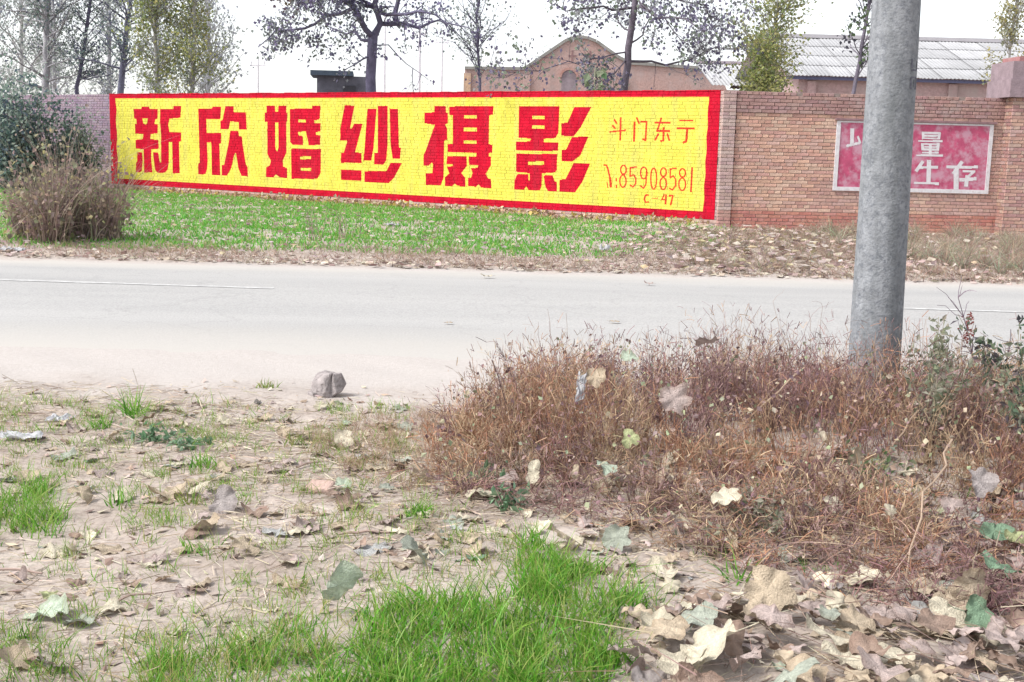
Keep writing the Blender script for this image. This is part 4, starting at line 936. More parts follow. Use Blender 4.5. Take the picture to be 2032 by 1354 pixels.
def forked_tree():
    T = Tree(41, DARKB); Y = 31.0
    def w(px, z, dy=0.0): return (px, Y + dy, z)
    # trunk and crooked limbs
    tr = T.limb([w(-3.62, -0.3), w(-3.68, 2.0), w(-3.72, 3.1), w(-3.66, 4.2)], 0.15, 0.125, 9, 0.03)
    L = [([w(-3.66, 4.15), w(-3.85, 4.42, -.2), w(-4.12, 4.82, -.4), w(-4.42, 5.05, -.5), w(-4.6, 5.5, -.6), w(-4.9, 6.6, -.6)], .085, .03),
         ([w(-4.12, 4.82, -.4), w(-4.45, 4.95, -.9), w(-4.8, 4.93, -1.3), w(-5.2, 4.78, -1.6)], .05, .015),
         ([w(-4.1, 4.8, -.4), w(-4.75, 4.66, -.2), w(-5.3, 4.42, 0), w(-6.0, 4.2, .2), w(-6.6, 3.85, .3)], .05, .012),
         ([w(-3.72, 4.05), w(-4.1, 4.2, .4), w(-4.5, 4.4, .8), w(-5.0, 4.5, 1.0)], .045, .012),
         ([w(-3.64, 4.2), w(-3.5, 4.5, .1), w(-3.1, 4.55, .4), w(-2.5, 4.5, .6), w(-2.0, 4.7, .8)], .085, .02),
         ([w(-3.6, 4.2), w(-3.52, 4.7, -.1), w(-3.45, 5.2, -.2), w(-3.4, 6.9, -.3)], .085, .05),
         ([w(-3.5, 4.75), w(-2.9, 4.66, -.5), w(-2.4, 4.74, -.9), w(-1.8, 4.5, -1.2), w(-1.2, 4.3, -1.4)], .05, .012),
         ([w(-3.1, 4.55, .4), w(-3.14, 4.85, .5), w(-3.0, 5.3, .6), w(-2.7, 6.6, .7)], .07, .03),
         ([w(-3.70, 3.7), w(-4.0, 3.55, -.3), w(-4.3, 3.3, -.5)], .03, .01),
         ([w(-3.66, 4.0), w(-3.3, 3.9, -.4), w(-2.9, 3.6, -.6), w(-2.2, 3.1, -.8)], .02, .006)]
    for q, (P, a, b) in enumerate(L):
        Q = T.limb(P, a, b, 6, 0.16)
        T.sprout(Q, max(b, .014), 20 if q < 2 else 4 if q > 7 else 10, 1.0, up=0.12, levels=3 if q in (0, 2) else 2, spread=0.95)
    V = T.leaves(7, 0.09, [(0.16, 0.16, 0.24), (0.20, 0.23, 0.21), (0.26, 0.28, 0.30), (0.20, 0.17, 0.30)], keep=0.85, droop=0.9, scatter_r=0.10)
    # a brown withered clump high on one side
    r = T.r
    P = np.array([-5.45, 30.6, 5.15]) + r.normal(size=(500, 3)) * np.array([.30, .3, .22])
    V2 = leaf_quads(P, 0.11 * r.uniform(.6, 1.2, 500), pick([(0.16, 0.115, 0.10), (0.13, 0.09, 0.12), (0.19, 0.15, 0.10)], 500, .2, r=r), r)
    V = (np.concatenate([V[0], V2[0]]), np.concatenate([V[1], V2[1] + len(V[0])]), np.concatenate([V[2], V2[2]]))
    T.build('tree', (-3.62, Y, 0), 'crooked dark tree forking low into wide spreading limbs, beside the hut', V, BG)
forked_tree()

def sparse_tree():
    T = Tree(43, (0.13, 0.11, 0.135)); Y = 29.0
    def w(x, z, dy=0.0): return (x, Y + dy, z)
    k = Y / 2400.0
    def p(px, py, dy=0.0):
        return w((px - 1016) * k * 1.0 - 0.11, 1.55 + (295 + .025 * (px - 1230) - py) * k * 1.0, dy)
    tr = T.limb([p(1229, 470), p(1230, 180), p(1236, 120), p(1239, 70), p(1246, 0), p(1252, -120)], 0.115, 0.06, 9, 0.03)
    L = [([p(1240, 27), p(1200, 36, -.4), p(1166, 38, -.8), p(1089, 30, -1.2)], .035, .010),
         ([p(1244, 22), p(1296, 50, -.3), p(1343, 56, -.6), p(1369, 74, -.9), p(1381, 97, -1)], .035, .010),
         ([p(1238, 128), p(1313, 128, .4), p(1400, 105, .7), p(1500, 82, 1.1)], .035, .008),
         ([p(1240, -20), p(1325, 0, .5), p(1387, 18, .9), p(1431, 44, 1.2)], .035, .010),
         ([p(1232, 125), p(1200, 150, -.5), p(1166, 177, -.8)], .022, .006),
         ([p(1234, 110), p(1145, 133, -.6), p(1048, 150, -1.0), p(983, 165, -1.3)], .022, .006),
         ([p(1238, 70), p(1220, 60, .5), p(1210, 20, .8), p(1212, -40, 1)], .025, .008),
         ([p(1246, 0), p(1180, -20, .6), p(1120, -50, 1)], .03, .01),
         ([p(1238, 95), p(1265, 75, .5), p(1285, 30, .9), p(1290, -30, 1)], .025, .008),
         ([p(1248, 10), p(1330, 90, -1.0), p(1400, 120, -1.4)], .022, .006),
         ([p(1246, -30), p(1330, -60, 1.0), p(1450, -40, 1.4), p(1500, 20, 1.6)], .03, .006)]
    for P, a, b in L:
        Q = T.limb(P, a, b, 5, 0.16)
        T.sprout(Q, 0.009, 18, 1.25, up=0.05, levels=2, spread=0.9)
    V = T.leaves(5, 0.095, [(0.15, 0.135, 0.22), (0.22, 0.20, 0.29), (0.30, 0.31, 0.32), (0.22, 0.27, 0.20)], keep=0.7, droop=1.1, scatter_r=0.10)
    T.build('tree', w(2.6, 0), 'nearly bare straight tree with heart-shaped hanging leaves in front of the gabled hall', V, BG)
sparse_tree()

def slim_tree(seed, pts, r0, Y, label, bark, nsh, ln, leafargs, up=0.5, levels=2, t0=0.25, spread=0.7, group=BG, cap=None):
    T = Tree(seed, bark)
    P = [(x, Y, z) for x, z in pts]
    Q = T.limb(P, r0, r0 * 0.35, 7, 0.04)
    T.sprout(Q, r0 * 0.28, nsh, ln, up=up, levels=levels, t0=t0, spread=spread)
    V = T.leaves(**leafargs)
    T.build('tree', (pts[0][0], Y, 0), label, V, group)

YG = [(0.30, 0.34, 0.12), (0.37, 0.375, 0.15), (0.23, 0.29, 0.12), (0.40, 0.375, 0.16), (0.29, 0.32, 0.20)]
GREYG = [(0.25, 0.295, 0.26), (0.33, 0.365, 0.33), (0.20, 0.25, 0.245), (0.38, 0.41, 0.38)]
DKG = [(0.11, 0.16, 0.16), (0.16, 0.21, 0.18), (0.21, 0.25, 0.21), (0.13, 0.145, 0.21)]

# slender tree beside the hall
slim_tree(51, [(-1.00, -.2), (-1.02, 3.2), (-1.12, 4.2), (-1.14, 5.6), (-1.1, 7.6)], 0.055, 33, 'slender young tree with tiny sparse leaves at the left end of the gabled hall', DARKB, 60, 2.0, dict(per=5, size=0.08, cols=GREYG + [(0.14, 0.13, 0.17)], keep=0.75, scatter_r=0.10), up=0.45, t0=0.42, spread=0.9)
# slim tree before the warehouse
slim_tree(52, [(7.55, -.2), (7.6, 2.9), (7.72, 4.0), (7.85, 5.2), (7.95, 7.4)], 0.065, 28, 'slim dark tree with loose green leaf clusters in front of the warehouse roof', (0.17, 0.15, 0.19), 42, 1.35, dict(per=6, size=0.10, cols=[(0.10, 0.15, 0.075), (0.14, 0.18, 0.10), (0.11, 0.11, 0.14)], keep=0.55, scatter_r=0.07, droop=0.9), up=0.35, t0=0.45)
# bushy poplar sapling
slim_tree(53, [(5.80, -.2), (5.75, 2.4), (5.80, 3.2), (5.85, 4.0), (5.9, 4.9)], 0.06, 28.6, 'bushy yellow-green poplar sapling leaning over the bare wall by the corner', (0.25, 0.24, 0.2), 84, 1.35, dict(per=8, size=0.075, cols=YG, keep=0.85, scatter_r=0.13), up=0.55, t0=0.45, spread=0.95)
slim_tree(67, [(5.45, -.2), (5.40, 2.2), (5.40, 2.8), (5.42, 3.3), (5.42, 3.8)], 0.04, 27.6, 'low yellow-green poplar shoot at the foot of the bushy sapling', (0.25, 0.24, 0.2), 46, 0.8, dict(per=11, size=0.075, cols=YG, keep=0.95, scatter_r=0.12), up=0.5, t0=0.45, spread=1.0)
# yellowing poplar right
slim_tree(54, [(13.75, -.2), (13.8, 3.4), (13.85, 5.0), (13.95, 7.5)], 0.05, 35, 'thin poplar with sparse pale yellow leaves above the gate pillar', (0.36, 0.34, 0.33), 80, 1.35, dict(per=10, size=0.075, cols=[(0.34, 0.31, 0.13), (0.28, 0.28, 0.17), (0.24, 0.26, 0.18), (0.38, 0.33, 0.10)], keep=0.8, scatter_r=0.10), up=0.75, t0=0.34, spread=0.7)
# dense poplar at the left of the advertisement
for sd, x, tip, lab in ((55, -9.5, 0.2, 'tall poplar with dense yellow-green leaves and a pale trunk behind the advertisement'), (56, -10.55, -0.1, 'yellow-green poplar with a dark thin stem beside the dense pale-trunked poplar')):
    slim_tree(sd, [(x, -.2), (x, 3.2), (x + tip * .3, 5.0), (x + tip, 8.0)], 0.085, 36, lab, PALEB, 85, 1.5, dict(per=15, size=0.085, cols=YG + GREYG[:2], keep=0.85, scatter_r=0.16), up=0.55, t0=0.28, spread=0.95)
# group at the far left
slim_tree(57, [(-16.05, -.2), (-16.1, 3.2), (-16.0, 5.0), (-15.95, 8.0)], 0.17, 42, 'stout pale-barked tree with dark drooping boughs above the evergreen bush', (0.30, 0.29, 0.31), 54, 2.4, dict(per=15, size=0.085, cols=DKG + GREYG[:2], keep=0.8, scatter_r=0.16), up=0.1, t0=0.40, spread=0.95)
slim_tree(58, [(-15.3, -.2), (-15.25, 3.2), (-15.0, 4.3), (-14.7, 6.0), (-14.6, 8.2)], 0.10, 42.6, 'dark curved tree close beside the stout pale-barked trunk', DARKB, 40, 2.0, dict(per=13, size=0.085, cols=DKG, keep=0.75, scatter_r=0.15), up=0.25, t0=0.42, spread=0.85)
slim_tree(59, [(-12.95, -.2), (-12.9, 3.1), (-12.72, 4.4), (-12.5, 6.0), (-12.3, 8.0)], 0.14, 40, 'leaning dark-stemmed tree with bluish leaves left of the dense poplars', (0.15, 0.15, 0.21), 46, 2.1, dict(per=13, size=0.085, cols=DKG + GREYG, keep=0.7, scatter_r=0.15), up=0.2, t0=0.40, spread=0.9)
slim_tree(60, [(-21.8, -.2), (-21.8, 3.5), (-21.7, 5.5), (-21.6, 9.0)], 0.15, 54, 'distant pale straight tree at the far end of the wall', (0.40, 0.40, 0.40), 40, 2.3, dict(per=6, size=0.13, cols=GREYG, keep=0.85, scatter_r=0.2), up=0.5, t0=0.28, spread=0.8)
# far trees, with haze put into their pale leaf colours
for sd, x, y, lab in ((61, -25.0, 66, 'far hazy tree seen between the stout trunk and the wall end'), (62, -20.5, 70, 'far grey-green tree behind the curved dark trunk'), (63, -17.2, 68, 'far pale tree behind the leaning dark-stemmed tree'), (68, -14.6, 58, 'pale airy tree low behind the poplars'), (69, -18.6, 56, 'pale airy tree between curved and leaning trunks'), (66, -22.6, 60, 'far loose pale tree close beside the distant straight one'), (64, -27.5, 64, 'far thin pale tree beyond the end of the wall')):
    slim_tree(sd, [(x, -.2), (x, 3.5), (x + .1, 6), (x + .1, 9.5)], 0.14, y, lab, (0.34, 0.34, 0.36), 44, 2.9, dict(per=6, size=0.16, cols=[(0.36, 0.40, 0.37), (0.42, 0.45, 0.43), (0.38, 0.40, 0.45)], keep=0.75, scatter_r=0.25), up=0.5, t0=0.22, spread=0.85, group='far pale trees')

def big_leaf_sapling():
    T = Tree(65, (0.3, 0.3, 0.22))
    r = T.r; bx, by = 1.68, 27.2
    Q = T.limb([(bx, by, -.2), (bx + .02, by, 2.0), (bx, by, 3.3)], .022, .012, 5, .03)
    Ps = []
    for i in range(16):
        a = r.uniform(0, 6.28); z = r.uniform(2.75, 3.35)
        P = np.array([bx + .16 * math.cos(a), by + .12 * math.sin(a), z]); Ps.append(P)
        V, F = tube([(bx, by, z - .05), (bx + .08 * math.cos(a), by + .06 * math.sin(a), z + .02), P], [.006, .005, .004], 3)
        T.wood.add(V, F, T.bark)
    c = leaf_quads(np.array(Ps), r.uniform(.16, .26, 16), pick([(0.24, 0.30, 0.17), (0.28, 0.33, 0.22), (0.16, 0.26, 0.13)], 16, .15, r=r), r, droop=2.2)
    T.build('sapling', (bx, by, 0), 'small sapling with big drooping pale green leaves against the gabled hall', c, BG)
big_leaf_sapling()

# ---------------------------------------------------------------- evergreen bush and dead brush at the end of the wall
def bush(name, base, rx, ry, rz, n, label, cols, size, seed, nst=60):
    r = np.random.default_rng(seed)
    bx, by = base
    e = empty(name, (bx, by, 0), 0, label, 'bush')
    st = Acc(); cl = []
    for i in range(nst):
        d = r.normal(size=3); d[2] = abs(d[2]) + 0.25; d /= np.linalg.norm(d)
        tip = np.array([d[0] * rx, d[1] * ry, d[2] * rz]) * r.uniform(0.75, 1.1)
        Q = wob([(r.normal() * .15, r.normal() * .15, 0.0), tip * np.array([.5, .5, .6]), tip], r, .12, 6)
        V, F = tube(Q, np.linspace(.025, .005, 6), 4); st.add(V, F, np.array((0.10, 0.085, 0.08)) * r.uniform(.8, 1.2))
        for q in Q[2:]:
            cl.append((q, r.uniform(.16, .34), r.integers(len(cols)), r.uniform(.7, 1.25)))
    per = max(1, n // len(cl)); P, C = [], []
    for q, s, ci, k in cl:
        P.append(q + np.clip(r.normal(size=(per, 3)), -1.6, 1.6) * s); C.append(np.broadcast_to(np.array(cols[ci]) * k, (per, 3)) * (1 + r.uniform(-.2, .2, (per, 1))))
    P = np.concatenate(P); C = np.concatenate(C); P[:, 2] = np.maximum(P[:, 2], .04)
    V, F, c = leaf_quads(P, size * r.uniform(.6, 1.2, len(P)), C, r, .4, aspect=.65)
    link('stem', st.mesh('stem', M_BARK, True), parent=e, loc=(0, 0, float(H(bx, by)) - .05))
    link('foliage', mesh('foliage', V, F, M_CROWN, c), parent=e, loc=(0, 0, float(H(bx, by)) - .02))
EV = [(0.11, 0.18, 0.155), (0.17, 0.245, 0.20), (0.24, 0.31, 0.27), (0.095, 0.13, 0.16), (0.33, 0.40, 0.35)]
bush('evergreen_bush', (-13.45, 33.2), 1.25, 1.0, 3.15, 7600, 'tall dense dark evergreen bush against the far end of the wall', EV, 0.13, 71, 80)
bush('evergreen_bush', (-12.25, 33.9), 0.55, 0.5, 2.3, 3600, 'narrower evergreen bush squeezed between the tall bush and the advertisement', EV, 0.12, 72, 40)
bush('evergreen_bush', (-15.2, 34.0), 1.6, 1.2, 2.9, 6000, 'broad evergreen bush farther along the wall beyond the tall dark one', EV, 0.13, 73, 60)

def dead_brush():
    r = np.random.default_rng(81)
    bx, by = -6.45, 17.6
    e = empty('dead_brush', (bx, by, float(H(bx, by))), 0, 'heap of brown dead brush with drooping stems at the grassy road verge', 'brush')
    n = 2600
    # the stems stand in a dozen bunches, each with its own height and lean
    nb = 13
    bc = np.stack([r.uniform(-.62, .55, nb), r.normal(size=nb) * .3], -1); bh = r.uniform(.55, 1.0, nb) * (1.2 - .5 * np.abs(bc[:, 0] + .05)); bl = np.stack([r.normal(size=nb) * .22 + bc[:, 0] * .3, r.normal(size=nb) * .15], -1)
    k = r.integers(nb, size=n)
    P0 = np.stack([bc[k, 0] + r.normal(size=n) * .10, bc[k, 1] + r.normal(size=n) * .12, np.zeros(n)], -1)
    D = np.stack([r.normal(size=n) * .20 + bl[k, 0], r.normal(size=n) * .2 + bl[k, 1], np.ones(n)], -1)
    L = r.uniform(.35, 1.75, n) * bh[k]
    BC = [(0.33, 0.25, 0.21), (0.28, 0.205, 0.19), (0.40, 0.31, 0.25), (0.22, 0.165, 0.16), (0.28, 0.27, 0.18)]
    V, F, c = ribbons(P0, D, L, r.uniform(.007, .017, n), r.uniform(.08, .5, n) + .8 * (r.random(n) < .22), 6, pick(BC, n, .2, r=r), rnd=r)
    V[:, 2] = np.maximum(V[:, 2], .01)
    link('stem', mesh('stem', V, F, M_STRAW, c), parent=e, kind='stuff')
    # withered leaves and side shoots hang on the stems
    Vr = V.reshape(n, 7, 2, 3).mean(2)
    m = 4200
    k = r.integers(n, size=m); t = r.integers(2, 7, size=m)
    P = Vr[k, t] + r.normal(size=(m, 3)) * .05
    P[:, 2] = np.maximum(P[:, 2], .03)
    P = P[(P[:, 0] > -1.05) & (P[:, 0] < .85)]; m = len(P)
    V, F, c = leaf_quads(P, .07 * r.uniform(.5, 1.3, m), pick(BC + [(0.40, 0.36, 0.20)], m, .25, r=r), r, .8)
    link('withered_leaves', mesh('withered_leaves', V, F, M_CROWN, c), parent=e, kind='stuff')
dead_brush()

# ---------------------------------------------------------------- green grass
def grass_patch(name, poly, n, length, width, cols, label, seed, tuft=0, lean=0.35, bend=(0.15, 0.7), segs=3, tips=None, dens=None):
    r = np.random.default_rng(seed)
    if tuft:
        c = scatter(poly, tuft, r)
        P = c[r.integers(tuft, size=n)] + r.normal(size=(n, 2)) * 0.035
    else:
        P = scatter(poly, n, r)
        if dens is not None:
            P = P[r.random(len(P)) < dens(P[:, 0], P[:, 1])]; n = len(P)
    P0 = np.stack([P[:, 0], P[:, 1], H(P[:, 0], P[:, 1]) - 0.004], -1)
    D = np.stack([r.normal(size=n) * lean, r.normal(size=n) * lean, np.ones(n)], -1)
    L = r.uniform(*length, n)
    col = pick(cols, n, 0.22, r=r)
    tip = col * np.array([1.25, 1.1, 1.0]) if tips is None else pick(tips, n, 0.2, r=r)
    V, F, c = ribbons(P0, D, L, r.uniform(*width, n), r.uniform(*bend, n), segs, col, tip, rnd=r)
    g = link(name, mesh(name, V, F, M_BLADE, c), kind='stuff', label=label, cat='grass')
GR = [(0.10, 0.29, 0.03), (0.15, 0.35, 0.045), (0.065, 0.21, 0.025), (0.21, 0.39, 0.07)]
YGR = [(0.22, 0.30, 0.07), (0.16, 0.28, 0.06), (0.30, 0.31, 0.12)]
LUSH = GR + [(0.20, 0.36, 0.06), (0.26, 0.36, 0.10), (0.12, 0.33, 0.03), (0.10, 0.34, 0.03), (0.30, 0.38, 0.12)]
DEADB = [(0.42, 0.37, 0.20), (0.36, 0.36, 0.14)]
grass_patch('green_grass', [(-0.55, 2.9), (-0.50, 3.45), (-0.42, 3.80), (-0.10, 3.86), (0.08, 3.7), (0.10, 3.0)], 3000, (0.05, 0.17), (0.0035, 0.008), LUSH, 'lush clump of tall green grass in the middle of the near verge', 101, tuft=64)
grass_patch('green_grass', [(0.02, 3.2), (0.00, 3.9), (0.14, 4.36), (0.30, 4.25), (0.48, 3.95), (0.42, 3.6), (0.28, 3.2)], 2300, (0.05, 0.16), (0.0035, 0.008), LUSH, 'bright green grass clump touching the leaf pile', 107, tuft=50)
grass_patch('green_grass', [(-1.05, 2.9), (-1.02, 3.4), (-0.62, 3.72), (-0.5, 3.3), (-0.6, 2.9)], 1900, (0.05, 0.14), (0.003, 0.006), LUSH + DEADB, 'looser green grass left of the lush clump', 108, tuft=48)
grass_patch('thin_grass', [(-1.35, 2.8), (-1.30, 3.5), (-0.85, 4.05), (-0.30, 4.2), (0.15, 4.5), (0.60, 4.15), (0.55, 3.6), (0.4, 2.6)], 3600, (0.03, 0.12), (0.0025, 0.005), GR + YGR + DEADB, 'thin ragged grass fringing the lush clumps', 106, tuft=230)
grass_patch('green_grass', [(-3.2, 5.2), (-2.05, 5.15), (-1.80, 4.75), (-1.80, 4.45), (-2.3, 4.2), (-3.2, 4.1)], 4200, (0.05, 0.17), (0.0035, 0.007), GR[:2] + GR[3:] + [(0.26, 0.36, 0.10)], 'patch of bright green grass beside the dirt at the left edge', 102, tuft=120)
grass_patch('green_grass', [(-2.2, 3.55), (-1.42, 3.66), (-1.28, 3.42), (-1.25, 2.8), (-2.2, 2.6)], 1500, (0.04, 0.12), (0.003, 0.005), GR + YGR[:1], 'thin green grass in the near dirt corner under a pale leaf', 103, tuft=60)
grass_patch('sparse_grass', [(-3.5, 6.9), (-0.6, 7.0), (-0.4, 5.4), (0.2, 4.5), (0.4, 3.9), (-0.6, 3.9), (-1.0, 2.8), (-3.2, 2.8)], 11500, (0.025, 0.11), (0.0025, 0.0048), YGR + GR[1:2] + GR[3:], 'short yellowish grass sprouting thinly over the dirt', 104, tuft=480)
grass_patch('sparse_grass', [(0.4, 3.9), (1.0, 4.1), (2.4, 4.4), (2.6, 6), (0.4, 5.2)], 260, (0.04, 0.10), (0.003, 0.005), GR, 'few green blades poking through the leaf litter', 105, tuft=26)

TUFTS = [((-2.10, 6.58), 60, 0.21, 'tall clump of broad green blades standing alone on the dirt'), ((-1.53, 7.43), 45, 0.07, 'small yellow-green tuft beside the broken stone block'), ((-2.16, 6.22), 40, 0.13, 'green tuft just in front of the tall lone clump'), ((-1.10, 6.05), 30, 0.13, 'pale straw-green tuft between clump and dry weeds'), ((-0.37, 4.81), 80, 0.08, 'low bright green tuft beside the grey-green flat leaf'), ((-1.65, 4.96), 34, 0.13, 'upright green tuft between green patch and grey curled leaf'), ((-1.36, 5.00), 40, 0.12, 'yellow-green tuft touching the grey curled leaf'), ((-1.45, 5.55), 50, 0.11, 'spreading green tuft beside the bluish flat leaf'), ((-1.16, 4.32), 45, 0.08, 'dense small tuft near the pale tan leaf'), ((0.85, 4.20), 20, 0.14, 'few tall green blades rising from leaf litter under the dry weeds'), ((0.10, 4.42), 60, 0.17, 'tall bright tuft at the upper end of the lush grass')]
for q, ((x, y), n, h, lab) in enumerate(TUFTS):
    r = np.random.default_rng(200 + q)
    P0 = np.stack([r.normal(size=n) * 0.03, r.normal(size=n) * 0.03, np.full(n, -0.004)], -1)
    D = np.stack([r.normal(size=n) * .4, r.normal(size=n) * .4, np.ones(n)], -1)
    col = pick(GR if q not in (1, 3, 6) else YGR, n, .2, r=r)
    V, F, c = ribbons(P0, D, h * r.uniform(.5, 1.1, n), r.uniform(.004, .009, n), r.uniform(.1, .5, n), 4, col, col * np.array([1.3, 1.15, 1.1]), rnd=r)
    e = empty('grass_tuft', (x, y, float(H(x, y))), 0, lab, 'grass tuft', 'grass tufts on the dirt')
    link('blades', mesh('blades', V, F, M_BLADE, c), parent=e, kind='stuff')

# verge beyond the road
VP = [(-24, 27.5), (-14, 36.0), (-10.5, 33.9), (-4.0, 29.4), (1.9, 25.3), (4.3, 23.5), (3.2, 18.6), (0.92, 16.5), (-3.0, 16.4), (-9, 16.3), (-24, 16.2)]
def vdens(x, y):
    d = 0.74 + 0.40 * sn(x, y, 1.5, 2) + 0.25 * sn(x, y, 4.1, 6)
    d = d * (1 - 0.85 * ss(-1.2, 4.6, x - (y - 19) * .25 + 1.5 * sn(x, y, 1.1, 3) + .6 * sn(x, y, 3.7, 1))) * ss(15.9, 17.0, y + 0.3 * sn(x, y, 2, 1))
    return np.clip(d, 0, 1)
grass_patch('verge_grass', VP, 150000, (0.04, 0.12), (0.016, 0.029), [(0.095, 0.36, 0.045), (0.125, 0.41, 0.06), (0.075, 0.30, 0.04), (0.19, 0.40, 0.08), (0.13, 0.38, 0.06), (0.30, 0.37, 0.13)], 'short green grass on the verge below the advertisement', 110, bend=(0.1, 0.6), segs=2, dens=vdens)
# withered fringe along the far road edge and in front of the bare wall
VD = [(-24, 15.6), (-24, 16.9), (-3, 17.0), (1, 17.4), (3.4, 22.8), (9.8, 23.6), (14, 23.6), (14, 14.9), (4, 15.0), (0, 15.15)]
def ddens(x, y): return np.clip(0.50 + 0.5 * sn(x, y, 1.9, 5) + 0.3 * ss(3, 5, x) + 0.3 * (1 - ss(15.9, 16.6, y)), 0, 1)
DRYV = [(0.36, 0.28, 0.23), (0.31, 0.225, 0.20), (0.41, 0.33, 0.27), (0.28, 0.27, 0.19), (0.26, 0.19, 0.175)]
grass_patch('withered_grass', VD, 80000, (0.04, 0.19), (0.006, 0.012), DRYV, 'withered brown grass fringing the far road edge', 111, bend=(0.2, 1.0), segs=2, lean=0.6, dens=ddens)
grass_patch('withered_weeds', [(5.2, 18.0), (5.2, 23.0), (9.6, 23.7), (14, 23.6), (14, 15.4), (6.3, 15.5)], 16000, (0.15, 0.50), (0.006, 0.014), DRYV + [(0.24, 0.31, 0.21), (0.33, 0.34, 0.27), (0.27, 0.30, 0.24)], 'knee-high withered weeds in front of the bare wall right of the pole', 112, bend=(0.2, 0.8), segs=3, lean=0.5, tuft=260)

grass_patch('withered_weeds', [(2.2, 16.0), (2.6, 21.0), (4.4, 23.4), (5.6, 23.4), (5.6, 15.5), (3.0, 15.4)], 5000, (0.08, 0.30), (0.006, 0.013), DRYV + [(0.24, 0.31, 0.21)], 'ragged brown weeds among the leaves left of the pole on the far verge', 113, bend=(0.2, 0.9), segs=3, lean=0.6, tuft=150)

def upright_weed(name, x, y, n, h, label, cols, seed, branch=5, wd=0.006, cat='weed', group=None):
    r = np.random.default_rng(seed)
    e = empty(name, (x, y, float(H(x, y))), 0, label, cat, group)
    A = Acc()
    for i in range(n):
        b = np.array([r.normal() * .08, r.normal() * .08, -.01]); hh = h * r.uniform(.6, 1.1)
        t = b + np.array([r.normal() * .18 * hh, r.normal() * .18 * hh, hh])
        Q = wob([b, (b + t) / 2 + r.normal(size=3) * .02, t], r, .08, 7)
        c = np.array(cols[r.integers(len(cols))]) * r.uniform(.8, 1.2)
        V, F = tube(Q, np.linspace(wd, wd * .4, 7), 4); A.add(V, F, c)
        for k in range(branch):
            q = Q[r.integers(2, 7)]; d = np.array([r.normal(), r.normal(), .9]); d /= np.linalg.norm(d)
            L = hh * r.uniform(.12, .35); R = wob([q, q + d * L * .5 + r.normal(size=3) * .01, q + d * L + np.array([0, 0, -.02])], r, .15, 4)
            V, F = tube(R, np.linspace(wd * .5, wd * .25, 4), 3); A.add(V, F, c)
    link('stem', A.mesh('stem', M_STRAW), parent=e)
    return e, r
for q, (x, y, h, lab) in enumerate([(-2.95, 18.0, .5, 'upright dry weed stalks standing in the green verge grass'), (-2.55, 18.4, .42, 'second smaller clump of dry stalks in the verge grass'), (3.6, 19.6, .35, 'small dry stalks among leaves below the red border corner')]):
    upright_weed('dry_weed', x, y, 9, h, lab, DRYV, 120 + q, 4, 0.007)

